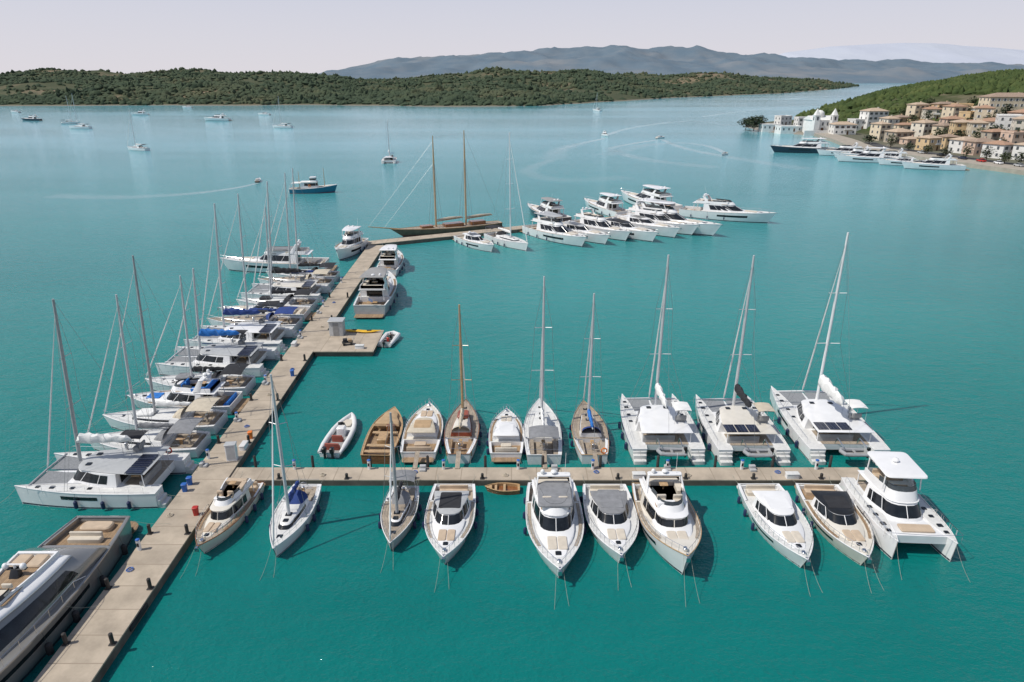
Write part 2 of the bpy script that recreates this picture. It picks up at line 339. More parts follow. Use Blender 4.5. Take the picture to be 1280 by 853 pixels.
# ---------------------------------------------------------------- sailing yachts
def rig(rt, F, mx, my, z0, mh, L, B, cover, mm=ALU, boom=.36, spr=2, fore=None, thick=1., chain=None, boomz=1.0, bag=1., sf=.8, rake=.018):
    fore = fore if fore is not None else F(1,1)[1]-.15; zf = F(1,1)[2]
    rk = rake*mh
    tp = lambda q: (mx, my-rk*q, z0+(mh-z0)*q)
    P('mast', MB().tube([tp(0), tp(.6), tp(1)], [.15*thick,.14*thick,.09*thick], 8), mm, rt)
    cw = chain or B*.44
    ks = [.36,.66] if spr == 2 else ([.5] if spr == 1 else [.28,.52,.75])
    for i, q in enumerate(ks):
        sw = cw*(.85-.2*i)*sf; c = tp(q)
        for s in (-1,1):
            P('spreader', MB().tube([c, (s*sw+mx, c[1]-.25, c[2]+.08)], .035*thick, 4), mm, rt)
    for s in (-1,1):
        w = MB(); pts = [(s*cw+mx, my-.3, F(.5,1)[2])]
        for i, q in enumerate(ks):
            c = tp(q); pts.append((s*cw*(.85-.2*i)*sf+mx, c[1]-.25, c[2]+.08))
        pts.append(tp(.96)); w.tube(pts, .018, 3, False)
        w.tube([(s*(cw-.1)+mx, my-.5, F(.5,1)[2]), tp(ks[0]-.02)], .014, 3, False)
        P('shroud', w, WIRE, rt)
    P('backstay', MB().tube([(0, -L/2+.1, F(0,1)[2]), tp(.995)], .015, 3, False), WIRE, rt)
    P('furled_genoa', MB().tube([(0, fore, zf+.1), (0, fore+(tp(.93)[1]-fore)*.04, zf+.6), (mx*.5, (fore+tp(.93)[1])/2, (zf+tp(.93)[2])/2), tp(.93)], [.03,.085*thick,.07*thick,.02], 6), CWHT, rt)
    zb_ = z0+boomz; bl = boom*L
    P('boom', MB().tube([(mx, my-.12, zb_), (mx, my-bl, zb_+.12)], .07*thick, 6), mm, rt)
    rr = []
    for i in range(13):
        q = i/12; h = (.34-.16*q)*bag*(1 if 0 < i < 12 else .45); wd = (.2-.06*q)*bag*(1 if 0 < i < 12 else .4)
        h *= 1+.12*sin(i*2.9); yy = my-.2-q*(bl-.4); zc = zb_+.12*q+h*.55
        rr.append([(mx+wd*cos(2*pi*j/8)+.05*bag*sin(i*1.9+j), yy, zc+h*(sin(2*pi*j/8))*(1 if sin(2*pi*j/8) < 0 else 1.15)) for j in range(8)])
    P('sail_cover', MB().loft(rr), cover, rt)
def hood(rt, y0, z, w, h, ln, m):
    r = []
    for i in range(6):
        q = i/5; hh = h*(1-q**2.2*.9); ww = w*(1-.22*q)
        r.append([(-ww*cos(pi*j/8), y0+q*ln, z+hh*max(0,sin(pi*j/8))**.7) for j in range(9)])
    P('sprayhood', MB().loft(r, False, (0,0)), m, rt)
def bimini(rt, yc, z, w, ln, h, m):
    r = []
    for i in range(7):
        q = i/6*2-1; r.append([(-w+2*w*j/8, yc+q*ln/2, z+h-.10*abs(q)**2-.22*(abs(j/4-1))**2.5) for j in range(9)])
    r2 = [[(a, b, c-.03) for a, b, c in rr] for rr in r]
    P('bimini', MB().loft(r, False, (0,0)).loft(r2, False, (0,0)), m, rt)
    for s in (-1,1):
        P('bimini_post', MB().tube([(s*w*.98, yc-.42*ln, z+h-.3), (s*w, yc, z), (s*w*.98, yc+.42*ln, z+h-.3)], .018, 4), STEEL, rt)
def sail(lab, x, y, rz, L, B, mh, cover=CWHT, canvas=CBLK, dk=DECKW, hm=WHITE, bim=True, hd=True, mt=.56, mm=ALU, det=1, cab=WHITE, lines=True, fend=FNAVY,
         group=None, spr=2, boot=BOOT, rail=WHITE, wood=False, tr=.8, fsides=(-1,1), orng=False, rake=.018, extra=None):
    rt = thing('sailing_yacht', lab, 'sailboat', (x,y,0), rz, group)
    zs, zb = .075*L+.2, .1*L+.3
    F = hullf(L, B, zs, zb, .42, tr, 1.9, L*.05, .3)
    hull(rt, F, hm, boot, rail, dk, TEAKG if not wood else TEAK, tc=.28, sole=zs*.6, ins=.35, det=det)
    cabin(rt, -.2*L, .26*L, B*.31, B*.2, .9, F(.5,1)[2]-.02, .45, .7, .0, .1, cab, GLASS, (.3,.78), None, pill=False)
    zc = F(.5,1)[2]+.43
    P('coachroof_top', MB().loft([outl(-.2*L+.02,.26*L-.72,B*.31-.12,B*.2-.12,.9,zc-.01), outl(-.2*L+.08,.26*L-.8,B*.31-.2,B*.2-.2,.9,zc+.04)]), dk if not wood else OFFW, rt)
    hatch(rt, 0, .06*L, zc+.035); hatch(rt, 0, .15*L, zc+.035, .45)
    hatch(rt, 0, .33*L, F(.8,1)[2]+.0, .5)
    for s in (-1,1):
        P('cockpit_seat', MB().pad(s*(B*.5-.75), -.35*L, zs*.6, .5, .24*L, .38, .06), TEAKG if not wood else TEAK, rt)
        if det: P('sheet_winch', MB().tube([(s*(B*.5-.25),-.24*L,zs),(s*(B*.5-.25),-.24*L,zs+.22)], .1, 8), STEEL, rt)
    wheel(rt, 0, -.4*L, zs*.6+.85)
    P('cockpit_table', MB().pad(0, -.31*L, zs*.6+.6, .4, .9, .06, .08).box((0,-.31*L,zs*.6+.3),(.12,.3,.6)), WOODL, rt)
    rig(rt, F, 0, -L/2+mt*L, zc, mh, L, B, cover, mm, spr=spr, rake=rake)
    if hd: hood(rt, -.21*L, zc-.1, B*.28, .85, 1.2, canvas)
    if bim: bimini(rt, -.38*L, zs, B*.38, .2*L, 2.0, canvas)
    if extra: P('deck_cover', MB().pad(0,.12*L,zc+.09,B*.34,.14*L,.28,.25,.1), extra, rt)
    rails(rt, F, .04, .98, .6, .08, n=11, mid=True, r=.014)
    P('pushpit', MB().tube([(-F(0,1)[0]+.1,-L/2+.05,zs+.6),(F(0,1)[0]-.1,-L/2+.05,zs+.6)], .016, 4), STEEL, rt)
    if orng: ringbuoy(rt, B*.25, -L/2+.02, zs+.45, .28, ORG)
    if fend: fenders(rt, F, (.3,.45,.6), fend, sides=fsides)
    if lines: bowlines(rt, L, zb, .2)
    moor(rt, [((s*B*.3,-L/2+.15,zs),(s*B*.36,-L/2-1.5,.85)) for s in (-1,1)])
    return rt
def tender(lab, x, y, z, rz, L=3.0, m=HYP, inner=CUSHG, name='inflatable_tender', motor_on=True):
    rt = thing(name, lab, 'dinghy', (x,y,z), rz); B = L*.5; r = L*.068
    pts = [(-B/2+r, -L/2, r+.1), (-B/2+r, L*.12, r+.12), (-B/2*.72, L*.34, r+.18), (0, L/2-r, r+.26), (B/2*.72, L*.34, r+.18), (B/2-r, L*.12, r+.12), (B/2-r, -L/2, r+.1)]
    P('inflatable_tube', MB().tube(pts, [r*.6]+[r]*5+[r*.6], 8), m, rt)
    P('floor', MB().loft([[(-B/2+r,-L/2+.15,.12),(0,-L/2+.15,0),(B/2-r,-L/2+.15,.12)],[(-B/2+r,L*.15,.14),(0,L*.15,.02),(B/2-r,L*.15,.14)],[(-.1,L*.42,.3),(0,L*.44,.22),(.1,L*.42,.3)]], False, (0,0)), CUSHG, rt)
    P('thwart', MB().pad(0, -L*.05, r+.12, B-r*1.5, L*.09, .08, .03), inner, rt)
    P('transom', MB().box((0,-L/2+.18,r+.14), (B-2*r,.06,r*2+.1)), LGREY, rt)
    if motor_on: P('outboard_motor', MB().pad(0,-L/2+.0,r+.3,.28,.34,.36,.08).box((0,-L/2-.02,r-.1),(.12,.14,.8)), BLACK, rt)
    return rt
def catam(lab, x, y, rz, L, B, mh=None, cover=CWHT, canvas=CBLK, hm=WHITE, mm=ALU, fly=False, solar=False, dk=DECKW, lines=True, group=None, fend=FNAVY, stripe=None, ftop=None, ten=None, buoy=False, boomz=2.0, bag=1.6, fb=1., rake=.018, mt=.13):
    rt = thing('catamaran', lab, 'catamaran', (x,y,0), rz, group)
    hb = B*.235; ox = B/2-hb/2; zs, zb = 1.35*fb, 1.7*fb
    F = hullf(L, hb, zs, zb, .4, .8, 2.2 if not fly else 3.2, .25, .25)
    for s in (-1,1):
        hull(rt, F, hm, BOOT, hm, dk, TEAKG, x0=s*ox, tc=0, rr=.035)
        P('transom_step', MB().pad(s*ox, -L/2-.3, -.1, hb*.7, .9, .5, .1).pad(s*ox, -L/2-.05, .3, hb*.75, .6, .5, .1).pad(s*ox, -L/2+.1, .7, hb*.78, .35, .4, .1), DECKW, rt)
        P('hull_window', MB().loft(band(F,.40,.66,.56,.78,.012,s,s*ox), False, (0,0)), GLASS, rt)
        if stripe: P('hull_stripe', MB().loft(band(F,.02,.8,.82,.9,.012,s,s*ox,12), False, (0,0)), stripe, rt)
        m = MB().tube([(s*(ox+hb*.36), -L*.42+L*.1*i, 1.35*fb+.62+.0035*i*i) for i in range(9)], .016, 4)
        for i in range(9): m.tube([(s*(ox+hb*.36), -L*.42+L*.1*i, 1.3*fb), (s*(ox+hb*.36), -L*.42+L*.1*i, 1.35*fb+.62+.0035*i*i)], .014, 3)
        P('guard_rail', m, STEEL, rt)
        hatch(rt, s*ox, -.02*L, F(.48,1)[2]+.02, .4); hatch(rt, s*ox, .1*L, F(.6,1)[2]+.02, .4)
    iw = ox*2-hb*.55
    P('bridge_deck', MB().box((0,-.12*L,(.75+zs)/2+.02), (iw,.62*L,zs-.75+.02)), hm, rt)
    P('cockpit_sole', MB().box((0,-.33*L,zs+.05), (iw*.9,.2*L,.03)), TEAKG, rt)
    if fly:
        P('foredeck', MB().loft([[(-iw/2-.3,.15*L,.85),(iw/2+.3,.15*L,.85),(iw/2+.3,.15*L,zs+.1),(-iw/2-.3,.15*L,zs+.1)],[(-iw/2-.45,.41*L,1.2),(iw/2+.45,.41*L,1.2),(iw/2+.45,.41*L,zb-.05),(-iw/2-.45,.41*L,zb-.05)]]), hm, rt, 30)
        P('sun_pad', MB().pad(0,.31*L,zb-.06,iw*.7,.1*L,.12,.1), CUSHT, rt)
        rails(rt, lambda t, q: (B*.5-.12, -L/2+L*t, zs+(zb-zs)*t*t), .5, .97, .6, .1, n=6)
    else:
        for s in (-1,1):
            P('trampoline', MB().add([(s*.12,.19*L,zs+.0),(s*(iw/2+.05),.19*L,zs+.0),(s*(iw/2+.3),.40*L,zb-.1),(s*.12,.40*L,zb-.1)], [(0,1,2,3)]), NET, rt)
        P('crossbeam', MB().tube([(-ox,.405*L,zb-.05),(0,.41*L,zb+.0),(ox,.405*L,zb-.05)], .1, 8), mm, rt)
        P('catwalk', MB().box((0,.30*L,zs+.1), (.26,.24*L,.06)), hm, rt)
    hc = 1.15*fb
    cabin(rt, -.2*L, .2*L, B*.36, B*.27, 1.3, zs, hc, 1.0, .0, .25, WHITE, GLASS, (.26,.88), WHITE if not ftop else ftop, .1, aft=.2*L)
    z2 = zs+hc+.12
    for s in (-1,1): P('roof_post', MB().tube([(s*B*.32,-.385*L,zs),(s*B*.32,-.38*L,z2-.06)], .05, 6), WHITE, rt)
    P('saloon_door', MB().add([(-B*.25,-.203*L,zs+.1),(B*.25,-.203*L,zs+.1),(B*.25,-.203*L,zs+hc*.92),(-B*.25,-.203*L,zs+hc*.92)], [(0,1,2,3)]), GLASS, rt)
    seatrow(rt, -B*.1, -.37*L, zs+.06, B*.42, .6, CUSHG)
    P('cockpit_table', MB().pad(-B*.12, -.3*L, zs+.65, B*.22, .8, .05, .08).box((-B*.12,-.3*L,zs+.35),(.12,.12,.6)), WOODL, rt)
    for s in (-1,1):
        hatch(rt, s*ox, .24*L, F(.74,1)[2]+.02, .45); hatch(rt, s*ox, .34*L, F(.84,1)[2]+.02, .38)
    if fend:
        for s in (-1,1): fenders(rt, F, (.18,.36,.55), fend, s*ox, (s,), .17, .7)
    if fly:
        r2 = lambda q, o: outl(-.33*L, .1*L-q*.4, B*.3-o, B*.22-o, 1.1, z2+q*.75-.02)
        P('flybridge_coaming', MB().loft([r2(0,0), r2(1,.02), r2(1,.12), r2(.05,.12)], True, (0,1)), WHITE, rt, 40)
        a = r2(1,.05); b = [(px*.95, py-.2, z2+1.15) for px, py, pz in a]
        P('flybridge_windscreen', MB().loft([a[3:14], b[3:14]], False, (0,0)), FGLASS, rt)
        P('hardtop', MB().loft([rrect(0,-.17*L,z2+1.95,B*.54,.42*L,.35,4), rrect(0,-.17*L,z2+2.0,B*.58,.44*L,.4,4), rrect(0,-.17*L,z2+2.08,B*.57,.43*L,.4,4), rrect(0,-.17*L,z2+2.14,B*.45,.36*L,.3,4)]), WHITE, rt)
        for sx in (-1,1):
            for q in (-.33, -.02): P('hardtop_post', MB().tube([(sx*B*.26,q*L,z2+.5),(sx*B*.245,q*L-.1,z2+1.98)], .06, 6), WHITE, rt)
        seatrow(rt, 0, -.27*L, z2+.05, B*.42, .7, CUSHT); seatrow(rt, 0, -.02*L, z2+.05, B*.2, .6, CUSHT)
        P('radar_dome', MB().ball((0,-.2*L,z2+2.3), .3, .3, .2), WHITE, rt)
    else:
        hatch(rt, -B*.12, .05*L, z2+.05, .5); hatch(rt, B*.12, .05*L, z2+.05, .5)
        P('helm_seat', MB().pad(B*.24, -.2*L, z2-.02, 1.0, .6, .5, .1).pad(B*.24, -.235*L, z2+.4, 1.0, .18, .45, .08), CUSHG, rt)
        wheel(rt, B*.24, -.13*L, z2+.72, .32)
        P('helm_bimini', MB().loft([[(B*.24-.85+1.7*j/6, -.19*L+q, z2+1.75-.1*abs(j/3-1)**2-.05*q*q) for j in range(7)] for q in (-1.,-.5,0,.5,1.)], False, (0,0)), canvas, rt)
        for sy in (-.9,.9): P('bimini_hoop', MB().tube([(B*.24-.8,-.19*L+sy,z2-.02),(B*.24-.8,-.19*L+sy,z2+1.6),(B*.24+.8,-.19*L+sy,z2+1.6),(B*.24+.8,-.19*L+sy,z2-.02)], .02, 4), STEEL, rt)
        if solar:
            for s in (-1,0,1): P('solar_panel', MB().box((-B*.12+s*1.15,-.33*L,z2+.1), (1.05,1.5,.04)), SOLAR, rt)
    if mh:
        rig(rt, F, 0, mt*L, z2-.1, mh, L, B, cover, mm, .42, 2, fore=.41*L, thick=1.15, chain=B*.46, boomz=boomz, bag=bag, sf=.38, rake=rake)
    if buoy: ringbuoy(rt, B*.42, -L*.36, zs+.55, .3, RED, 'y')
    if lines: moor(rt, [((s*ox,L/2-.3,zb),(s*(ox+.3),L/2+2.3,-.1)) for s in (-1,1)])
    moor(rt, [((s*ox,-L/2+.2,zs),(s*ox,-L/2-1.9,.85)) for s in (-1,1)])
    if ten:
        for s in (-1,1): P('davit', MB().tube([(s*1.1,-.42*L,zs),(s*1.1,-.45*L,zs+.9),(s*1.1,-.5*L-.9,zs+.75)], .05, 5), STEEL, rt)
        c, s_ = cos(rz), sin(rz); ly = -.5*L-.65
        tender(ten, x-ly*s_, y+ly*c, zs-.25, rz+pi/2, 2.9)
    return rt
# ---------------------------------------------------------------- water, sky, camera
m, nt, N, Lk, b = nodes('sea_water')
pos = N.new('ShaderNodeNewGeometry').outputs['Position']
n1 = ramp(nt, noise(nt, .011, 5, pos), .32, .68); n2 = ramp(nt, noise(nt, .03, 5, pos, .62, (.25,1.8,1)), .3, .75)
n3 = ramp(nt, noise(nt, .006, 4, pos, .6, (.3,1.5,1)), .4, .65)
sx = N.new('ShaderNodeSeparateXYZ'); Lk.new(pos, sx.inputs[0])
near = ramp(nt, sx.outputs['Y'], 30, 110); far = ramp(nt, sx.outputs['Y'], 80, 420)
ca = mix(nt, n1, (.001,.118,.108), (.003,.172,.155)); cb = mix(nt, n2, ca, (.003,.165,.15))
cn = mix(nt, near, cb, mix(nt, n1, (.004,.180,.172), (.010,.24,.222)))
cc = mix(nt, far, cn, mix(nt, n2, mix(nt, n3, (.09,.36,.42), (.13,.41,.48)), (.15,.43,.50))); Lk.new(cc, b.inputs['Base Color'])  # base colour paled with distance, painting in the sky's reflection
Lk.new(ramp(nt, n3, 0, 1, .06, .14), b.inputs['Roughness']); b.inputs['IOR'].default_value = 1.333
h1 = noise(nt, .35, 5, pos, .62, (1.,1.7,1)); h2 = noise(nt, 2.6, 3, pos, .6, (1.,1.5,1))
ad = N.new('ShaderNodeMath'); ad.operation = 'MULTIPLY_ADD'; ad.inputs[1].default_value = .3; Lk.new(h2, ad.inputs[0]); Lk.new(h1, ad.inputs[2])
bn = bump(nt, b, ad.outputs[0], .85, .3); Lk.new(ramp(nt, sx.outputs['Y'], 90, 500, .85, .35), bn.inputs['Strength'])
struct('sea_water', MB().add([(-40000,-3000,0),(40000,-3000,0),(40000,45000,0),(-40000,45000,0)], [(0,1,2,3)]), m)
AZ = R(-105); EL = R(54)
w = bpy.data.worlds.new('World'); S.world = w; w.use_nodes = True; wn = w.node_tree
sky = wn.nodes.new('ShaderNodeTexSky'); sky.sky_type = 'NISHITA'; sky.sun_disc = False
sky.sun_elevation = EL; sky.sun_rotation = AZ; sky.air_density = 1.0; sky.dust_density = 1.0; sky.ozone_density = 1.5
tc = wn.nodes.new('ShaderNodeTexCoord'); sz = wn.nodes.new('ShaderNodeSeparateXYZ'); wn.links.new(tc.outputs['Generated'], sz.inputs[0])
hz = wn.nodes.new('ShaderNodeMapRange'); hz.interpolation_type = 'SMOOTHSTEP'; hz.inputs[1].default_value = .0; hz.inputs[2].default_value = .55; hz.inputs[3].default_value = .95; hz.inputs[4].default_value = 0.12
wn.links.new(sz.outputs['Z'], hz.inputs[0])
h2_ = wn.nodes.new('ShaderNodeMapRange'); h2_.inputs[1].default_value = 0; h2_.inputs[2].default_value = .12; wn.links.new(sz.outputs['Z'], h2_.inputs[0])
wn.links.new(mix(wn, hz.outputs[0], sky.outputs[0], mix(wn, h2_.outputs[0], (7.4,7.1,7.55), (6.4,6.55,7.7))), wn.nodes['Background'].inputs[0]); wn.nodes['Background'].inputs[1].default_value = .1
ld = bpy.data.lights.new('sun', 'SUN'); ld.energy = 3.7; ld.angle = R(.6); ld.color = (1,.95,.87)
lo = bpy.data.objects.new('sun', ld); COL.objects.link(lo)
sd = Vector((sin(AZ)*cos(EL), cos(AZ)*cos(EL), sin(EL))); lo.rotation_euler = sd.to_track_quat('Z','Y').to_euler()
cd = bpy.data.cameras.new('camera'); cam = bpy.data.objects.new('camera', cd); COL.objects.link(cam)
cam.location = (0,0,H); cam.rotation_euler = (R(90-21.1),0,0); cd.sensor_width = 36; cd.lens = 36*FP/1280; cd.clip_start = .5; cd.clip_end = 80000
S.camera = cam
S.view_settings.view_transform = 'Standard'; S.view_settings.look = 'None'; S.view_settings.exposure = 0
# ---------------------------------------------------------------- land
def fbm(x, y, s, o=4):
    return mn.fractal(Vector((x*s, y*s, 3.3)), 1.0, 2.0, o)
def lerp_t(tab, x):
    if x <= tab[0][0]: return tab[0][1]
    for (a, va), (c, vc) in zip(tab, tab[1:]):
        if x <= c: return va+(vc-va)*(x-a)/(c-a)
    return tab[-1][1]
SHL = [(-4000,1150),(-1500,1040),(-704,1000),(-300,1010),(-60,965),(30,975),(110,1090),(324,1400),(640,1750),(1000,2300),(1500,3150),(1700,3900),(2000,5000)]
def hl(x, y):
    d = y-(lerp_t(SHL, x)+fbm(x,0,.004,4)*32)
    if d < 0: return max(-6, d*.1)
    r = x/max(y,1)
    base = lerp_t([(-.8,32),(-.7,36),(-.6,42),(-.5,37),(-.42,42),(-.35,37),(-.26,32),(-.2,19),(-.15,21),(-.1,32),(0,45),(.06,40),(.12,45),(.2,32),(.3,34),(.42,24),(.47,12)], r)
    return 1.2*min(1,d/5)+base*(1-exp(-d/210))*(.82+.7*fbm(x,y,.0028,5))+fbm(x,y,.012,3)*5*min(1,d/60)
def grid(x0, x1, y0, y1, nx, ny, fn):
    mb = MB(); v = []; f = []
    for j in range(ny+1):
        for i in range(nx+1):
            x = x0+(x1-x0)*i/nx; y = y0+(y1-y0)*j/ny; v.append((x, y, fn(x,y)))
    for j in range(ny):
        for i in range(nx):
            a = j*(nx+1)+i; q = (a, a+1, a+nx+2, a+nx+1)
            if max(v[k][2] for k in q) > -1.5: f.append(q)
    return mb.add(v, f)
def col3(nt, pos, cols, sc, lo_, hi):
    a = ramp(nt, noise(nt, sc, 5, pos, .6), lo_, hi); c2 = ramp(nt, noise(nt, sc*5, 4, pos), .35, .65)
    return mix(nt, a, mix(nt, c2, cols[0], cols[1]), cols[2])
def landmat(name, cols, sc, z1=2.5, shore=(.30,.25,.18), lo_=.42, hi=.6):
    m, nt, N, Lk, b = nodes(name); pos = N.new('ShaderNodeNewGeometry').outputs['Position']
    c = col3(nt, pos, cols, sc, lo_, hi)
    s = N.new('ShaderNodeSeparateXYZ'); Lk.new(pos, s.inputs[0])
    c = mix(nt, ramp(nt, s.outputs['Z'], z1, z1+1.0), shore, c)
    Lk.new(c, b.inputs['Base Color']); b.inputs['Roughness'].default_value = .95; b.inputs['Specular IOR Level'].default_value = .1
    return m
LANDM = landmat('dry_peninsula_soil', [(.065,.078,.045),(.09,.095,.055),(.21,.165,.11)], .006, .5, (.20,.18,.145), .54, .64)
struct('peninsula_hills', grid(-2600, 2000, 940, 4400, 160, 120, hl), LANDM)
FOL = landmat('woodland_foliage', [(.045,.066,.042),(.066,.088,.052),(.10,.105,.06)], .006, -90, lo_=.52, hi=.68)
FOLR = landmat('pine_foliage', [(.045,.070,.026),(.075,.100,.034),(.10,.12,.042)], .03, -90, lo_=.52, hi=.68)
def clump(mb, x, y, z, r, h, n=5):
    a0 = random.random()*3; v = []
    for zz, rr in ((0,.9),(.5,.95)):
        for j in range(n):
            q = rr*r*random.uniform(.7,1.25); a = a0+j*2*pi/n; v.append((x+q*cos(a), y+q*sin(a), z+h*(zz+random.uniform(-.12,.12))))
    v.append((x+random.uniform(-.2,.2)*r, y, z+h)); f = []
    for j in range(n): f.append((j, (j+1)%n, n+(j+1)%n, n+j)); f.append((n+j, n+(j+1)%n, 2*n))
    mb.add(v, f)
mb = MB(); cnt = 0
for i in range(90000):
    r = random.uniform(-.78,.5); y = 950+2300*random.random()**1.6; x = r*y*1.03
    z = hl(x,y)
    if z < .8: continue
    dn = fbm(x,y,.0045,4)+.3*fbm(x,y*.6,.02,2)
    thr = -.16 if (r < -.3 and z > 14) else -.3
    if dn < thr and random.random() < .9: continue
    k = 1+.4*(y-950)/1500; big = random.random() < .1
    clump(mb, x, y, z-1.5, random.uniform(2.8,5.8)*k, random.uniform(3.2,6.2)*k*(1.5 if big else 1)); cnt += 1
    if cnt > 27000: break
o = P('peninsula_woodland', mb, FOL, None, 60); tag(o, 'dark green woodland covering the low peninsula across the bay', 'woodland'); o['kind'] = 'stuff'
def ridge(name, prof, Y, depth, m, rough):
    prof2 = [((px-640)/925*Y, 36+Y*(.933*(97-py))/928) for px, py in prof]; x0 = prof2[0][0]; x1 = prof2[-1][0]
    def fn(x, y):
        h = lerp_t(prof2, x); q = max(0, 1-abs(y-Y)/depth)
        return h*q**.8*(1+rough*(1.25-q)*mn.ridged_multi_fractal(Vector((x*1.1/depth*2,y/depth*2,1)),1,2,5,1,2)*.5-rough*.5*(1.25-q))-2+12*rough*fbm(x,y,8/depth,5)*min(1,q*3)*3
    struct(name, grid(x0, x1, Y-depth, Y+depth*.4, 220, 50, fn), m, 60)
F1 = landmat('distant_hill_haze', [(.12,.17,.215),(.15,.19,.225),(.22,.23,.24)], .0014, -90, lo_=.5, hi=.68)  # aerial haze baked into the bluish hill colours
F2 = landmat('far_mountain_haze', [(.45,.48,.55),(.46,.49,.56),(.47,.50,.56)], .0005, -90)  # pale distance haze baked into the mountain colours
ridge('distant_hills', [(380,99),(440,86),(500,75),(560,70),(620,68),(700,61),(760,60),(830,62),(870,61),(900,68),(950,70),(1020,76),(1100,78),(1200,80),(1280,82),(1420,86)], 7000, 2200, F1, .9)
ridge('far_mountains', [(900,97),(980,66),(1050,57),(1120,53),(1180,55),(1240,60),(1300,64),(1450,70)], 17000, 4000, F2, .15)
SHR = [(150,216),(200,212),(273,204),(306,195),(346,188),(375,181),(420,192),(470,200),(492,186),(505,178),(560,182),(590,205),(640,255),(700,300),(870,392),(1000,440),(1080,560),(1150,900)]
def hr(x, y):
    d = x-lerp_t(SHR, y)
    if d < 0: return max(-6, d*.6)
    s = max(0, x-max(lerp_t(SHR,y)+22, 228))
    return min(1.7, .7+d*.6)+43*(1-exp(-s/120))*(1+.25*fbm(x,y,.008,4))
LR = landmat('dry_town_slope', [(.05,.065,.028),(.085,.09,.045),(.22,.18,.13)], .02, 1.1, (.24,.22,.19), .56, .68)
struct('town_hillside', grid(165, 1100, 140, 1160, 190, 205, hr), LR)
def ground(px, py, fn=hr):
    u = px-640; v = py-426.5; dn = (FP*SP+v*CP); fw = FP*CP-v*SP
    Y = 180.
    while Y < 1500:
        if 36-Y*dn/fw <= fn(u/fw*Y, Y) : return (u/fw*Y, Y, fn(u/fw*Y, Y))
        Y += 1.5
    return W(px, py)+(.5,)
# ---------------------------------------------------------------- town
TILE = mat('terracotta_tiles', (.38,.235,.155), .85, var=.2, scale=1.5, bmp=.3)
TILE2 = mat('pale_clay_tiles', (.47,.36,.26), .85, var=.2, scale=1.5, bmp=.3)
TILE3 = mat('weathered_brown_tiles', (.32,.235,.175), .85, var=.25, scale=1.5, bmp=.3)
WC = {'cream': mat('cream_render', (.68,.58,.43), .85, var=.08, scale=.5), 'white': mat('white_render', (.74,.73,.70), .85, var=.06, scale=.5),
      'ochre': mat('ochre_render', (.62,.46,.27), .85, var=.1, scale=.5), 'pink': mat('pink_render', (.62,.46,.36), .85, var=.1, scale=.5),
      'stone': mat('stone_wall', (.40,.35,.28), .9, var=.25, scale=1.2), 'ivory': mat('ivory_render', (.71,.66,.56), .85, var=.08, scale=.5)}
SHUT = mat('window_dark', (.09,.10,.11), .3, var=.3); DOOR = mat('door_wood', (.14,.07,.035), .6); SHG = mat('green_shutter', (.05,.09,.07), .7)
HP = []
def house(lab, x, y, z, rz, w, d, st, col, flat=False, roofm=TILE, name='house', group='houses of the waterfront town'):
    HP.append((x, y, max(w,d)*.6+1.5))
    rt = thing(name, lab, 'house', (x,y,z), rz, group); h = st*3.0; sm = random.choice((SHG, DOOR, WC['white']))
    P('wall', MB().box((0,0,(h-3)/2), (w,d,h+3)), WC[col], rt)
    if flat:
        m = MB().box((0,0,h+.1),(w+.3,d+.3,.2))
        for a, b_, c, e in ((0,d/2,w+.3,.2),(0,-d/2,w+.3,.2),(w/2,0,.2,d-.1),(-w/2,0,.2,d-.1)): m.box((a,b_,h+.45),(c,e,.5))
        P('flat_roof', m, WC[col], rt)
    else:
        o_ = .5; a, c = w/2+o_, d/2+o_; rh = min(w,d)*.2; rl = max(0, (w-d)/2) ; rd = max(0, (d-w)/2)
        v = [(-a,-c,h),(a,-c,h),(a,c,h),(-a,c,h),(-a,-c,h+.18),(a,-c,h+.18),(a,c,h+.18),(-a,c,h+.18),(-rl-.01,-rd-.01,h+rh),(rl+.01,rd+.01,h+rh)]
        f = [(3,2,1,0),(0,1,5,4),(1,2,6,5),(2,3,7,6),(3,0,4,7),(4,5,9,8),(5,6,9),(6,7,8,9),(7,4,8)]
        r = P('roof', MB().add(v, f), roofm, rt, 20)
        P('chimney', MB().box((w*.22,d*.12,h+rh*.75),(.7,.7,1.5)).box((w*.22,d*.12,h+rh*.75+.8),(.9,.9,.12)), WC[col], r)
    nx = max(2, int(w/3.2)); ny = max(1, int(d/3.6))
    for s in range(st):
        for i in range(nx):
            xx = -w/2+w*(i+.5)/nx
            if s == 0 and i == nx//2:
                P('door', MB().box((xx,-d/2-.02,1.05),(1.1,.08,2.1)), DOOR, rt); continue
            wi = P('window', MB().box((xx,-d/2-.02,s*3+1.6),(.95,.08,1.35)), SHUT, rt)
            if s:
                for q in (-.72,.72): P('shutter', MB().box((xx+q,-d/2-.03,s*3+1.6),(.42,.07,1.4)), sm, wi)
        for i in range(ny):
            P('window', MB().box((-w/2-.02,-d/2+d*(i+.5)/ny,s*3+1.6),(.08,1.05,1.35)), SHUT, rt)
    if st > 1 and random.random() < .4:
        P('balcony', MB().box((w*.15,-d/2-.6,3.0),(w*.4,1.1,.15)).box((w*.15,-d/2-1.12,3.5),(w*.4,.06,.85)), WC['white'], rt)
    return rt
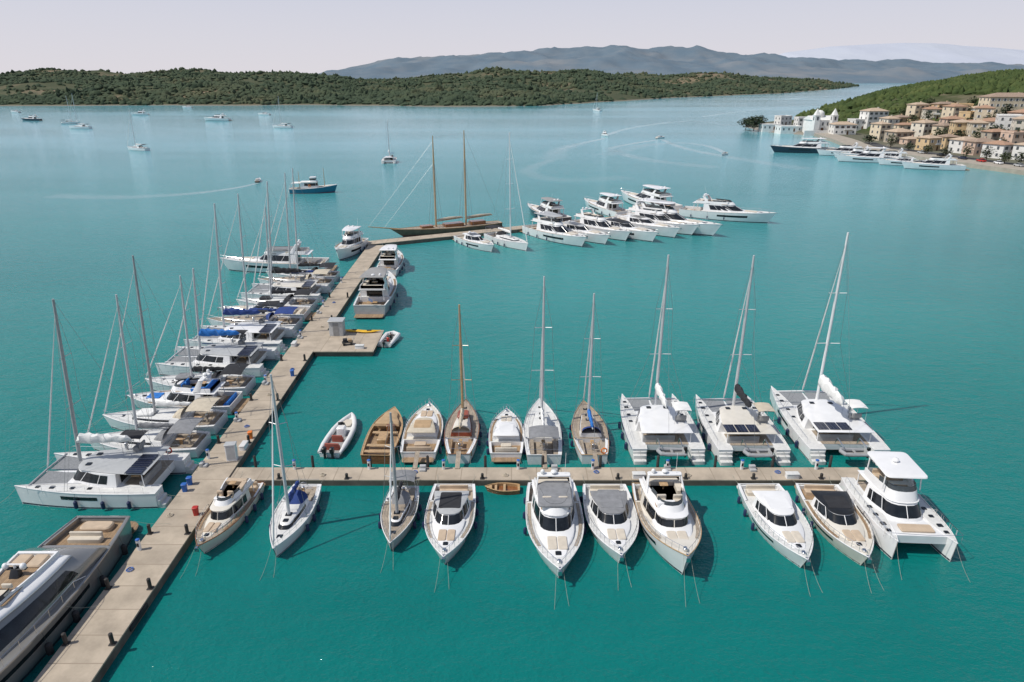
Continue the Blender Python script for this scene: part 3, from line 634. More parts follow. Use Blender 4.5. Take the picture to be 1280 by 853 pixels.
rows = [('waterfront row', [(1100,176),(1120,178),(1140,182),(1160,186),(1181,188),(1202,190),(1222,193),(1243,196),(1262,198),(1279,200)], (7,12)),
        ('second row up', [(1112,167),(1132,168),(1152,172),(1174,174),(1194,178),(1216,177),(1238,181),(1262,184)], (7,12)),
        ('third row up', [(1126,159),(1146,160),(1168,163),(1188,163),(1210,168),(1232,167),(1256,170),(1279,172)], (8,13)),
        ('fourth row up', [(1143,151),(1164,150),(1187,154),(1208,153),(1230,156),(1252,155),(1274,158)], (8,13)),
        ('fifth row up', [(1178,143),(1202,143),(1226,143)], (9,14))]
cols = ['cream','white','ochre','ivory','pink','cream','white','stone','ivory','ochre']
k = 0
for rn, pts, (wa, wb) in rows:
    for i, (px, py) in enumerate(pts):
        g = ground(px+random.uniform(-4,4), py+random.uniform(-2.5,2.5))
        c = cols[(k*7+k//3) % 10]; st = random.choice((2,2,3,1,2,2)); fl = random.random() < .14; k += 1
        w_ = random.uniform(wa,wb); d_ = random.uniform(6.5,10)
        house('%s %s-storey house with %s, %s from left in the town\'s %s' % (c, ['','one','two','three'][st], 'flat roof' if fl else 'tiled roof', ORD[i], rn),
              g[0], g[1], g[2], random.uniform(-.6,.45), w_, d_, st, c, fl, random.choice((TILE,TILE2,TILE3,TILE2)))
g = ground(1256,142); house('large cream three-storey mansion at the top right edge of the town', g[0], g[1], g[2], -.1, 26, 12, 3, 'cream', False, TILE3)
for i, (px, py, w_, d_, st, lb) in enumerate([(962,162,13,9,1,'low white flat-roofed building at the seaward tip of the promontory'),
      (985,165,15,9,1,'long low white waterside building left of the white church'), (978,156,10,8,2,'white two-storey house behind the long waterside building on the promontory'),
      (1052,168,14,9,2,'white two-storey house just right of the white church'), (1072,162,11,9,2,'white house on the right between church and town'),
      (1004,158,12,8,2,'white house directly behind and left of the white church'), (1090,157,14,10,3,'tall white three-storey building at the left end of town')]):
    g = ground(px, py); house(lb, g[0], g[1], g[2], random.uniform(-.3,.3), w_, d_, st, 'white', i not in (3,6), TILE2, group=None)
g = ground(1024,166)
rt = thing('church', 'white church with twin bell towers and small dome on the promontory', 'church', (g[0],g[1],g[2]), .08)
P('nave', MB().box((0,3,3),(15,12,10)), WC['white'], rt)
P('nave_roof', MB().add([(-8,-3.3,8),(8,-3.3,8),(8,9.3,8),(-8,9.3,8),(-8,3,10.6),(8,3,10.6)], [(0,1,5,4),(2,3,4,5),(1,2,5),(3,0,4),(3,2,1,0)]), WC['white'], rt, 20)
for s in (-1,1):
    t = P('bell_tower', MB().box((s*6,-5,4.5),(3.6,3.6,13)).box((s*6,-5,11.15),(4.1,4.1,.3)), WC['white'], rt)
    P('spire', MB().loft([rrect(s*6,-5,11.3,3.2,3.2,.1), rrect(s*6,-5,12.4,2.6,2.6,.1), rrect(s*6,-5,15.4,.15,.15,.02)]), WC['white'], t)
    for q in (((s*6,-6.82,9.2),(1.2,.08,2.2)),((s*6-1.82,-5,9.2),(.08,1.2,2.2))): P('belfry_opening', MB().box(*q), SHUT, t)
P('dome', MB().tube([(0,3,9),(0,3,11.5)], 3, 14).ball((0,3,11.5), 3, 3, 2.6, 14, 8), WC['white'], rt)
P('portal', MB().box((0,-3.05,1.6),(1.8,.1,3.2)), DOOR, rt)
for s in (-1,0,1): P('window', MB().box((s*3.2,-3.04,5.6),(1,.08,2)), SHUT, rt)
P('forecourt_wall', MB().box((0,-9,.2),(30,.6,3.4)), WC['white'], rt)
QR = mat('quay_paving', (.36,.32,.26), .85, var=.15, scale=.4, bmp=.1); ASP = mat('asphalt', (.07,.07,.07), .9, var=.15, scale=.6)
def strip(off0, off1, z, y0, y1, n=24):
    return MB().loft([[(lerp_t(SHR,y0+(y1-y0)*i/n)+off0, y0+(y1-y0)*i/n, z), (lerp_t(SHR,y0+(y1-y0)*i/n)+off1, y0+(y1-y0)*i/n, z)] for i in range(n+1)], False, (0,0))
q = strip(-1.5, 11, 1.78, 190, 470)
qq = MB().loft([[(lerp_t(SHR,190+280*i/24)-1.5, 190+280*i/24, z) for z in (1.78, -1)] for i in range(25)], False, (0,0)); qq.add(q.v, q.f)
struct('quay', qq, QR, 30); struct('waterfront_road', strip(11.2, 18, 1.80, 190, 400), ASP)
CARC = [('white',WHITE),('dark blue',NAVY),('silver',LGREY),('red',RED),('black',BLACK)]
for i, yy in enumerate([258,264,271,279,288,297,305,315,328,340]):
    cn_, cm = CARC[(i*3) % 5]
    rt = thing('parked_car', '%s car parked on the quay, %s from the right' % (cn_, ORD[i]), 'car', (lerp_t(SHR,yy)+8.5, yy, 1.785), pi/2+.25*random.random(), 'cars parked on the quay')
    P('body', MB().loft([rrect(0,0,.25,4.2,1.75,.4), rrect(0,0,.75,4.3,1.8,.4), rrect(0,0,.9,4.1,1.7,.4)]), cm, rt)
    P('windows', MB().loft([rrect(-.15,0,.89,2.6,1.6,.3), rrect(-.2,0,1.38,1.8,1.35,.3)]), GLASS, rt)
    P('roof', MB().pad(-.2,0,1.37,1.75,1.3,.06,.25,.03), cm, rt)
    for a in (-1.3,1.3):
        for s in (-1,1): P('wheel', MB().tube([(a,s*.72,.32),(a,s*.9,.32)], .32, 10), RUB, rt)
TRK = mat('bark', (.09,.065,.045), .9); LEAF = [mat('tree_leaves_dark', (.045,.065,.028), .8, var=.4, scale=.8), mat('tree_leaves_olive', (.07,.09,.036), .8, var=.35, scale=.8)]
def tree(lab, x, y, z, h, r, m):
    rt = thing('tree', lab, 'tree', (x,y,z), random.random()*6)
    t = MB().tube([(0,0,-.5),(0.1,0,h*.3),(.2,.1,h*.7)], [h*.035,h*.028,h*.012], 6)
    for i in range(4): a = i*1.7; t.tube([(0.1,0,h*(.3+.06*i)),(r*.6*cos(a),r*.6*sin(a),h*(.55+.06*i))], [h*.016,h*.005], 4)
    P('trunk', t, TRK, rt); c = MB()
    for i in range(260):
        a = random.random()*2*pi; u = random.uniform(-1,1); q = random.random()**.45
        lump = 1+.25*sin(a*3+u*4); rr = r*q*math.sqrt(1-u*u)*lump
        px, py, pz = rr*cos(a), rr*sin(a), h*.58+u*q*h*.42
        s = random.uniform(.4,.9)*(r/3.5); e = [random.uniform(-1,1) for _ in range(9)]
        c.add([(px+e[0]*s,py+e[1]*s,pz+e[2]*s*.6),(px+e[3]*s,py+e[4]*s,pz+e[5]*s*.6),(px+e[6]*s,py+e[7]*s,pz+e[8]*s*.6),(px-e[0]*s,py-e[1]*s,pz+e[5]*s*.4)], [(0,1,2),(0,2,3),(1,3,2)])
    P('crown', c, m, rt, 180)
for i, (px, py, h, r) in enumerate([(928,162,8,5),(938,163,10,6),(946,160,9,4.5),(933,158,7,5)]):
    tree('dark green tree at the promontory tip, %s from left' % ORD[i], W(px,py,1)[0]+3, W(px,py,1)[1]+2, .8, h, r, LEAF[0])
for i, (px, py) in enumerate([(1086,180),(1113,185),(1135,189),(1158,193),(1182,196),(1207,199),(1232,202),(1255,205),(1275,207)]):
    g = ground(px, py); tree('small olive green street tree on the town waterfront, %s from left' % ORD[i], g[0], g[1], g[2], random.uniform(4,7), random.uniform(2.2,3.6), LEAF[i % 2])
TT = [('second row', [(1123,172),(1147,174),(1173,178),(1197,181),(1222,183),(1250,187)]), ('third row', [(1118,163),(1140,165),(1168,168),(1190,170),(1216,173),(1243,175),(1270,178)]),
      ('fourth row', [(1137,155),(1158,157),(1185,159),(1207,160),(1234,162),(1262,164)]), ('fifth row', [(1130,147),(1154,146),(1180,148),(1207,149),(1231,150),(1256,151),(1277,152)]), ('topmost row', [(1160,138),(1188,138),(1214,138)])]
for rn, pts in TT:
    for i, (px, py) in enumerate(pts):
        g = ground(px, py); tree('bushy green tree among the hillside houses in front of the %s, %s from left' % (rn, ORD[i]), g[0], g[1], g[2], random.uniform(5,9), random.uniform(3,4.8), LEAF[(i+1) % 2])
mb = MB(); cnt = 0
for i in range(110000):
    y = random.uniform(300,1080); x = random.uniform(215,900)
    if x/y > .78 or x/y < .36: continue
    z = hr(x,y)
    if z < 3.0: continue
    if any(abs(x-a) < c and abs(y-b_) < c for a, b_, c in HP): continue
    town = y < 560 and z < 25
    if town and random.random() < .2: continue
    if fbm(x,y,.01,3) < (-.25 if town else -.6): continue
    clump(mb, x, y, z-1, random.uniform(1.8,3.9)*(.75 if town else 1), random.uniform(3,6.5)*(.65 if town else 1), 6); cnt += 1
    if cnt > 16000: break
o = P('hillside_pine_wood', mb, FOLR, None, 60); tag(o, 'dark green pine wood and scrub covering the hill above the town', 'woodland'); o['kind'] = 'stuff'
# ---------------------------------------------------------------- docks
DX = lambda Y: -28.1-.0205*(Y-33)
DH = 1.8
def dock(name, lab, quad, m, z=.8):
    rt = thing(name, lab, 'pier', (0,0,0)); v = [(a,b_,z) for a,b_ in quad]; lo_ = [(a,b_,z-.12) for a,b_ in quad]
    P('deck_slab', MB().loft([lo_, v]), m, rt, 20)
    cx = sum(a for a,_ in quad)/4; cy = sum(b_ for _,b_ in quad)/4
    ins = []
    for a, b_ in quad:
        dx, dy = cx-a, cy-b_; l = hypot(dx,dy); ins.append((a+dx/l*.25, b_+dy/l*.25))
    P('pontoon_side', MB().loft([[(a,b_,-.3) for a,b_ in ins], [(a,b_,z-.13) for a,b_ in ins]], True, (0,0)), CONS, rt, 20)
    return rt
dm = dock('main_pier', 'long beige concrete pier running up the left side of the marina', [(DX(10)-DH,10),(DX(10)+DH,10),(DX(151)+DH,151),(DX(151)-DH,151)], CONC)
dj = dock('cross_jetty', 'beige concrete jetty crossing the middle with yachts on both sides', [(DX(55)+DH+.01,55.3),(33.6,55.3),(33.6,57.5),(DX(58)+DH+.01,57.5)], CONX, .65)
dp = dock('platform_pier', 'short wide square platform joined to the right of the long pier', [(DX(87)+DH+.01,87.2),(-19.1,87.2),(-19.1,95.8),(DX(96)+DH+.01,95.8)], CONX)
nn = (-.447,.894); p0 = (-33.5,152.9); p1 = (55,196.5)
df = dock('outer_pier', 'far outer concrete pier behind the row of white superyachts', [(p0[0]-nn[0]*1.8,p0[1]-nn[1]*1.8),(p1[0]-nn[0]*1.8,p1[1]-nn[1]*1.8),(p1[0]+nn[0]*1.8,p1[1]+nn[1]*1.8),(p0[0]+nn[0]*1.8,p0[1]+nn[1]*1.8)], CONX, z=.85)
for i in range(11):
    P('mooring_pile', MB().tube([(-25+5.6*i,57.8,-1),(-25+5.6*i,57.8,1.7),(-25+5.6*i,57.8,1.8)], [.14,.14,.07], 8), PILE, dj)
for Y, s in [(38,1),(38,-1),(52,1),(68,1),(74,1),(80,1),(86,-1),(104,-1)]:
    P('rubber_fender_strip', MB().box((DX(Y)+s*(DH+.06),Y,.45),(.12,2.4,.35)), RUB, dm)
def bollard(lab, x, y, z=.8, h=.85):
    rt = thing('bollard', lab, 'bollard', (x,y,z), 0, 'black mooring bollards on the piers')
    P('post', MB().tube([(0,0,0),(0,0,h),(0,0,h+.05)], [.14,.14,.09], 10), PILE, rt); P('base_plate', MB().pad(0,0,.002,.45,.45,.04,.08,.02), PILE, rt)
for i, Y in enumerate([35.2,40.5,47,62,72,84,100,112]):
    for s, n_ in ((-1,'left'),(1,'right')):
        bollard("black bollard on the long pier's %s edge, %s from the near end" % (n_, ORD[i]), DX(Y)+s*(DH-.25), Y)
for i in range(9):
    bollard('black bollard on the cross jetty, %s from the left' % ORD[i], -22+6.4*i, 55.55, .65, .5)
def pedestal(lab, x, y, z=.8, m=WHITE):
    rt = thing('service_pedestal', lab, 'service post', (x,y,z), random.uniform(-.2,.2), 'power and water posts on the piers')
    P('body', MB().pad(0,0,0,.28,.25,.95,.06,.03), m, rt); P('cap', MB().pad(0,0,.952,.32,.29,.1,.08,.04), BLUE, rt); P('socket_panel', MB().box((0,-.135,.55),(.17,.03,.32)), RUB, rt)
for i in range(8): pedestal('white and blue service pedestal on the cross jetty, %s from left' % ORD[i], -21+7.2*i, 57.2, .65)
for i, Y in enumerate([44,58,66,76,92,106,120]): pedestal('white and blue service pedestal on the long pier, %s from near end' % ORD[i], DX(Y)-1.4, Y+.9)
def coil(lab, x, y, z, m=ROPE):
    rt = thing('rope_coil', lab, 'rope', (x,y,z), random.random()*3, 'coils of rope and hose on the piers')
    P('coil', MB().tube([((.3-.008*i)*cos(i*.6),(.3-.008*i)*sin(i*.6),.03+.006*i) for i in range(26)], .03, 5), m, rt)
for i in range(6): coil('coil of %s on the cross jetty, %s from left' % (('rope','blue hose')[i%2], ORD[i]), -18+8.7*i, 56.1+.5*(i%2), .652, (CBEI,BLUE)[i%2])
for i, Y in enumerate([42.5,49.5,65.5,73.4,81,97,109]): coil('coil of %s on the long pier, %s from near end' % (('blue hose','rope')[i%2], ORD[i]), DX(Y)+random.uniform(-1,1), Y, .802, (BLUE,CBEI)[i%2])
def steps(lab, x, y, z, rz=0):
    rt = thing('boarding_steps', lab, 'steps', (x,y,z), rz, 'boarding steps on the piers')
    P('lower_step', MB().pad(0,-.25,0,.6,.35,.22,.03), LGREY, rt); P('upper_step', MB().pad(0,.1,0,.6,.35,.45,.03), LGREY, rt)
for i, x in enumerate([-8.6,4.1,15.0,23.2]): steps('small grey boarding steps at the back edge of cross jetty, %s from left' % ORD[i], x, 57.1, .652)
for i, Y in enumerate([57.5,66.8,76.4,92.3,103.5]): steps('small grey boarding steps on the long pier, %s from near end' % ORD[i], DX(Y)-1.35, Y, .802, pi/2)
for i, (x, y, rz) in enumerate([(DX(61)+1.4,61,pi/2),(DX(88)-1.4,89.5,pi/2),(-21.2,88.4,0),(12,55.7,0),(26.5,55.7,0)]):
    rt = thing('dock_box', ['white dock storage box on the long pier past the jetty junction','white dock storage box on the long pier level with the platform','white dock storage box near the right front edge of the platform','white dock storage box on the cross jetty behind the trawler yacht','white dock storage box on cross jetty near its right end'][i], 'storage box', (x,y,.8 if i < 3 else .65), rz)
    P('body', MB().pad(0,0,.002,1.2,.55,.45,.05), WHITE, rt); P('lid', MB().pad(0,0,.452,1.26,.6,.08,.06,.04), DECKW, rt)
def plank(lab, x0_, y0_, x1_, y1_, z0_=.67, z1_=1.25):
    rt = thing('gangway', lab, 'gangway', (0,0,0), 0, 'gangways from boats to the piers'); dx, dy = x1_-x0_, y1_-y0_; l = hypot(dx,dy); nx, ny = -dy/l*.22, dx/l*.22
    P('board', MB().loft([[(x0_-nx,y0_-ny,z0_),(x0_+nx,y0_+ny,z0_),(x0_+nx,y0_+ny,z0_+.06),(x0_-nx,y0_-ny,z0_+.06)],[(x1_-nx,y1_-ny,z1_),(x1_+nx,y1_+ny,z1_),(x1_+nx,y1_+ny,z1_+.06),(x1_-nx,y1_-ny,z1_+.06)]]), TEAKG, rt)
rt = thing('service_kiosk', 'light grey utility kiosk on the platform corner beside the long pier', 'kiosk', (-25.6,94,.8))
P('cabinet', MB().pad(0,0,0,2.0,1.6,2.2,.06,.03), PLAS, rt); P('roof', MB().pad(0,0,2.2,2.3,1.9,.12,.08,.04), LGREY, rt); P('door', MB().box((0,-.81,1.05),(.8,.04,1.9)), CUSHG, rt)
rt = thing('electric_cabinet', 'white electrical cabinet at the junction of long pier and cross jetty', 'cabinet', (-27.6,58.8,.8), .1)
P('cabinet', MB().pad(0,0,0,1.0,.7,1.7,.05,.03), WHITE, rt); P('lid', MB().pad(0,0,1.7,1.1,.8,.08,.05,.03), LGREY, rt); P('door', MB().box((0,-.36,.9),(.8,.03,1.4)), PLAS, rt)
def kayak(lab, x, y, z, rz, m):
    rt = thing('kayak', lab, 'kayak', (x,y,z), rz); r = []
    for i in range(13):
        t = i/12; w_ = .38*max(.03,sin(pi*t))**.7; r.append([(w_*cos(2*pi*j/8), -1.8+3.6*t, .2+.16*max(.25,sin(pi*t))*sin(2*pi*j/8)+.1*(2*t-1)**2) for j in range(8)])
    P('hull', MB().loft(r), m, rt); P('seat', MB().pad(0,-.1,.32,.4,.7,.07,.12,.03), RUB, rt)
kayak('yellow kayak lying at the back edge of the platform, nearer the kiosk', -23.4,95.0,.8,1.5,YEL)
kayak('yellow kayak lying at the back edge of the platform, farther right', -21.2,94.7,.8,1.7,YEL)
rt = thing('dock_cart', 'small dark trolley with crates standing on the platform', 'cart', (-23.2,89.8,.8), .3)
P('tray', MB().pad(0,0,.35,1.5,.8,.12,.05), PILE, rt); P('load', MB().pad(-.3,0,.47,.6,.6,.45,.04), CBLK, rt); P('load', MB().pad(.35,0,.47,.5,.6,.35,.04), CTAN, rt); P('handle', MB().tube([(.75,-.3,.4),(1.0,-.3,1.0),(1.0,.3,1.0),(.75,.3,.4)], .025, 5), STEEL, rt)
for sx_ in (-.5,.5):
    for sy_ in (-.42,.42): P('wheel', MB().tube([(sx_,sy_-.04,.18),(sx_,sy_+.04,.18)], .18, 10), RUB, rt)
for i, (x, Y, cm, cn_) in enumerate([(DX(53)-1.3,53.2,BLUE,'blue'),(DX(54)-1.3,54.3,BLUE,'second blue'),(DX(63)+1.4,63,ORG,'orange'),(DX(79)+1.3,79,BLUE,'small blue far'),(DX(49)+1.2,49.6,RED,'red')]):
    rt = thing('storage_bin', '%s bin standing on the long pier beside the moored boats' % cn_, 'bin', (x,Y,.8), .1)
    P('body', MB().loft([rrect(0,0,0,.38,.38,.08), rrect(0,0,.7,.46,.46,.1)]), cm, rt); P('lid', MB().pad(0,0,.702,.5,.5,.1,.1,.05), cm, rt)
# ---------------------------------------------------------------- people
def person(lab, x, y, z, rz, shirt, pants):
    rt = thing('person', lab, 'person', (x,y,z), rz)
    me = bpy.data.meshes.new('body')
    V = [(0,0,.5),(0,-.03,.75),(0,0,1.0),(0,.02,1.1),(0,.03,1.24),(-.19,0,1.0),(-.24,.14,.76),(-.16,.36,.74),(.19,0,1.0),(.24,.14,.76),(.16,.36,.74),(-.1,.42,.5),(-.12,.46,.08),(-.12,.58,.04),(.1,.42,.5),(.12,.46,.08),(.12,.58,.04)]
    E = [(0,1),(1,2),(2,3),(3,4),(2,5),(5,6),(6,7),(2,8),(8,9),(9,10),(0,11),(11,12),(12,13),(0,14),(14,15),(15,16)]
    rad = [.15,.13,.15,.06,.11,.07,.05,.035,.07,.05,.035,.075,.05,.035,.075,.05,.035]
    me.from_pydata(V, E, []); o = bpy.data.objects.new('body', me); COL.objects.link(o); o.parent = rt
    o.modifiers.new('skin','SKIN')
    for lay in me.skin_vertices:
        for i, dd in enumerate(lay.data): dd.radius = (rad[i], rad[i]*.85); dd.use_root = (i == 0)
    o.modifiers.new('sub','SUBSURF').levels = 1; me.materials.append(SKIN)
    c = V[0]; t2 = V[2]
    P('shirt', MB().tube([c,V[1],(t2[0],t2[1],t2[2]-.02),(t2[0],t2[1],t2[2]+.08)], [.17,.17,.2,.09], 10), shirt, rt)
    P('shorts', MB().tube([V[11],(V[11][0]*.9,(V[11][1]+c[1])/2,(V[11][2]+c[2])/2+.03),(c[0]-.06,c[1],c[2])], .105, 8).tube([V[14],(V[14][0]*.9,(V[14][1]+c[1])/2,(V[14][2]+c[2])/2+.03),(c[0]+.06,c[1],c[2])], .105, 8), pants, rt)
    h = V[4]; P('hair', MB().ball((h[0],h[1]-.03,h[2]+.05), .115, .12, .1), BLACK, rt)
# ---------------------------------------------------------------- front row (bows towards the viewer)
def FX(lab, x, bowY, B, style='open', stern=54.0, dr=0, **k):
    L = stern-bowY; return motor(lab, x, (stern+bowY)/2, pi+dr, L, B, style, **k)
motor('classic white cabin launch with varnished trim moored beside the long pier', -24.7, 49.6, pi-.05, 9.8, 3.3, 'trawler', hm=OFFW, dk=TEAKG, rail=WOOD, arch=False, cush=CUSHT, hwin=False, p=2.6, roofm=OFFW, name='cabin_launch', cat='boat')
sail('white sailing yacht with blue canvas left of the cross jetty yachts', -18.9, 49.3, pi, 9.6, 3.2, 14.3, cover=CBLU, canvas=CBLU, bim=False)
sail('grey sailing yacht with wooden deck and dark sprayhood, bow towards viewer', -9.8, 49.6, pi, 8.6, 3.0, 10.8, cover=CBLK, canvas=CGRY, hm=LGREY, dk=TEAKG, bim=True, mm=MASTD)
FX('white motor yacht with black canopy roof and tan bow sun pad', -5.3, 43.3, 4.2, cush=CUSHT, foresole=TEAKG, roofm=LGREY, sunroof=CBLK, srl=.22)
FX('large white flybridge motor yacht with grey flybridge cover, bow towards viewer', 3.6, 41.6, 4.8, 'fly', canvas=CGRY, arch=True, foresole=TEAKG)
FX('white motor yacht with long dark grey cover beside the large flybridge yacht', 8.5, 43.5, 4.4, roofm=CGRY, sunroof=CGRY, foresole=DECKW, srl=.26)
FX('trawler yacht with wood trimmed bow and navy fenders along its white hull', 13.2, 42.0, 4.9, 'trawler', dk=OFFW, rail=WOODL, cush=CUSH, zb=2.5, foresole=TEAKG)
FX('white sport yacht with cream bow cushions, left of the black roofed one', 22.7, 42.9, 4.3, cush=CUSH, sunroof=WHITE, foresole=DECKW)
FX('beige decked sport yacht with black roof left of the power catamaran', 27.8, 43.2, 4.3, dk=OFFW, roofm=BLACK, sunroof=CBLK, cush=CUSHT, hm=OFFW, dr=-.05)
catam('white power catamaran with flybridge hardtop at the right jetty end', 32.9, 49.2, pi-.06, 9.8, 5.9, None, fly=True, fb=1.15)
rt = thing('rowing_dinghy', 'small brown wooden dinghy moored against the middle of the jetty', 'dinghy', (-.9,54.4,0), pi/2)
Fd = hullf(3.2,1.4,.42,.55,.45,.7,2,.2,.3); hull(rt, Fd, WOOD, None, WOODL, WOODL, WOOD, tc=.8, sole=.15, ins=.08)
for y_, l_ in ((-.2,1.2),(.6,1.05)): P('thwart', MB().box((0,y_,.38),(l_,.22,.04)), CTAN, rt)
# ---------------------------------------------------------------- back row (sterns to the jetty)
def rib(lab, x, y, rz, L, B, tube=HYPW, red=RED):
    rt = thing('rigid_inflatable_boat', lab, 'boat', (x,y,0), rz); F = hullf(L*.94,B*.74,.5,.75,.4,.95,2.4,.5,.4)
    hull(rt, F, WHITE, None, tube, DECKW, CUSHG, tc=.6, sole=.35, ins=.06); r = .26*L/8
    ts = [0,.2,.4,.6,.75,.87,.96,1]
    l = [(-F(t,1)[0]-.05, F(t,1)[1]+(.1 if t == 1 else 0), F(t,1)[2]+.02) for t in ts]
    P('inflatable_tube', MB().tube(l+[(-a_,b_,c_) for a_,b_,c_ in reversed(l[:-1])], [r*.5]+[r]*13+[r*.5], 10), tube, rt)
    P('console', MB().pad(0,.02*L,.35,.9,.9,1.0,.15,.1), WHITE, rt); P('windscreen', MB().loft([[(-.42,.02*L+.3,1.3),(0,.02*L+.48,1.3),(.42,.02*L+.3,1.3)],[(-.36,.02*L+.15,1.75),(0,.02*L+.3,1.75),(.36,.02*L+.15,1.75)]], False, (0,0)), GLASS, rt)
    seatrow(rt, 0, -.14*L, .35, B*.38, .5, red); seatrow(rt, 0, -.34*L, .35, B*.5, .5, red); P('bow_cushion', MB().pad(0,.25*L,.7,B*.38,.18*L,.1,.25), CUSH, rt)
    for s in (-.4,.4): P('outboard_motor', MB().pad(s,-L*.47-.25,.75,.42,.55,.55,.1,.08).box((s,-L*.47-.2,.3),(.18,.25,1.2)), BLACK, rt)
    return rt
rib('white inflatable speedboat with brown red seats at the left of the back row', -18.2, 64.4, -.08, 8.4, 3.0, red=REDS)
def BX(lab, x, bowY, B, style='open', stern=59.8, **k):
    L = bowY-stern; return motor(lab, x, (stern+bowY)/2, 0, L, B, style, lines=True, **k)
rt = thing('wooden_launch', 'open wooden launch with tan foredeck and brown interior on the back row', 'boat', (-13.4,64.2,0), -.03)
Fc = hullf(10,3.5,1.0,1.35,.42,.85,2.3,.6,.35); hull(rt, Fc, WOOD, BOOT, WOODL, CTAN, TEAK, tc=.62, sole=.55, ins=.2)
P('canvas_cover', MB().loft([outl(.6,3.9,1.35,.9,1.6,1.25), outl(.7,3.8,1.25,.8,1.6,1.5), outl(1.0,3.4,.8,.5,1.3,1.62)]), CTAN, rt)
P('engine_box', MB().pad(0,-1.4,.55,1.0,1.6,.6,.08), WOODL, rt); P('helm_console', MB().pad(.5,.35,.55,.9,.5,1.0,.08), WOOD, rt)
for y_ in (-4.1,-2.9,-.2): P('thwart', MB().pad(0,y_,.9,2.7,.4,.08,.04), CTAN, rt)
bowlines(rt, 10, 1.3)
BX('cream motor yacht with tan roof and bow cushions in the back row', -9.4, 70.2, 4.0, roofm=CBEI, sunroof=CTAN, cush=CUSHT, dk=OFFW)
sail('classic wooden sailing yacht with red brown cabin and pale varnished mast', -5.3, 65.1, 0, 11.6, 3.6, 14.7, cover=CBEI, canvas=CBEI, dk=TEAKG, cab=REDB, wood=True, bim=False, mm=WOODL, rail=WOOD, hd=True, tr=.6, boot=BOOTR, rake=.03, extra=REDB)
BX('small white motorboat with white hardtop between two sailing yachts', -.6, 69.0, 3.6, sunroof=WHITE, cush=CUSH)
sail('white sailing yacht with grey canvas and tall mast in the back row', 3.2, 65.1, 0, 12, 3.9, 17.6, cover=CWHT, canvas=CGRY, tr=.88)
sail('teak decked sailing yacht with blue sail cover in the back row', 8.2, 64.9, 0, 11.4, 3.7, 15.9, cover=CBRB, canvas=CBLU, dk=TEAKG, cab=WHITE, orng=True, tr=.7, rail=WOODL, mm=ALU, bim=False)
catam('white sailing catamaran with white sail bag, leftmost catamaran on the jetty', 15.7, 65.8, 0, 12, 7.6, 19.4, canvas=CWHT, stripe=CBLU, ten='grey inflatable tender hanging behind the leftmost jetty catamaran')
catam('white sailing catamaran with dark sail bag, middle of the three', 24.2, 65.6, 0, 12, 7.5, 19.4, cover=CBLK, canvas=CBEI, solar=True, ftop=OFFW, ten='grey inflatable tender hanging behind the middle jetty catamaran')
catam('large white sailing catamaran with loosely piled white sail, rightmost', 33.9, 66.8, -.02, 14.2, 8.3, 21.4, canvas=CWHT, bag=2.4, mm=WHITE, solar=True, ten='grey inflatable tender hanging behind the rightmost jetty catamaran')
for x, lb in ((-9.4,'the cream motor yacht'),(-5.3,'the classic wooden sailing yacht'),(3.2,'the grey canvas sailing yacht'),(8.2,'the blue covered sailing yacht')): plank('narrow wooden gangway from the jetty to the stern of '+lb, x, 57.2, x, 59.5)
# ---------------------------------------------------------------- big silver yacht, bottom left
L, B = 24.5, 6.2
rt = thing('superyacht', 'sleek silver grey motor yacht with curved white roof, bottom left corner', 'motor yacht', (-33.8,35.2,0), pi)
F = hullf(L, B, 2.1, 2.9, .42, .70, 2.8, 1.8, .3); hull(rt, F, GREYH, BOOT, GREYH, GREYH, TEAK, tc=.15, sole=1.65, ins=.25, rr=.1)
P('swim_platform', MB().loft([rrect(0,-L/2-.6,.3,4.1,2.2,1.0,5), rrect(0,-L/2-.6,.42,4.2,2.3,1.0,5), rrect(0,-L/2-.6,.46,4.0,2.1,.95,5)]), TEAK, rt)
for s in (-1,1):
    P('hull_window', MB().loft(band(F,.30,.72,.58,.74,.015,s,0,12), False, (0,0)), GLASS, rt)
    P('stern_steps', MB().pad(s*1.6,-L/2+.0,.45,.9,.9,.4,.1).pad(s*1.6,-L/2+.35,.85,.9,.7,.45,.1), TEAK, rt)
z0 = F(.4,1)[2]-.1
ring = lambda q, o=0: outl(-.33*L+3.2*q**1.6-o, .40*L-5.0*q+o, 2.72-.75*q**2.2+o, 1.9-.75*q**1.8+o, 4.0, z0+1.75*q, 12)
P('superstructure', MB().loft([ring(i/8) for i in range(9)]), GREYH, rt, 70)
g0, g1, g2 = ring(.34,.035), ring(.55,.035), ring(.78,.035)
for i, j, n_ in ((1,5,'side_window'),(16,20,'side_window'),(4,17,'windscreen')): P(n_, MB().loft([g0[i:j],g1[i:j],g2[i:j]], False, (0,0)), GLASS, rt)
zr = z0+1.75
def rf_(o, z): return outl(-.33*L+3.0+o*1.4, .40*L-4.9-o*2.4, 2.02-o, 1.2-o*.8, 3.4, z, 12)
P('roof', MB().loft([rf_(-.05,zr-.08), rf_(-.07,zr+.02), rf_(.1,zr+.15), rf_(.4,zr+.27), rf_(.8,zr+.35), rf_(1.05,zr+.37)]), WHITE, rt, 80)
zt = zr+.3
P('flybridge_coaming', MB().loft([outl(-.2*L,.06*L,1.5,1.0,1.8,zt-.2,12), outl(-.2*L,.05*L,1.42,.9,1.7,zt+.28,12), outl(-.19*L,.04*L,1.3,.8,1.6,zt+.28,12), outl(-.19*L,.04*L,1.3,.8,1.6,zt+.06,12)], True, (0,1)), WHITE, rt, 60)
a = outl(-.2*L,.05*L,1.38,.86,1.7,zt+.28,12); b_ = [(x_*.9,y_-.4,zt+.55) for x_,y_,_ in a]; P('flybridge_windscreen', MB().loft([a[4:17],b_[4:17]], False, (0,0)), GLASS, rt)
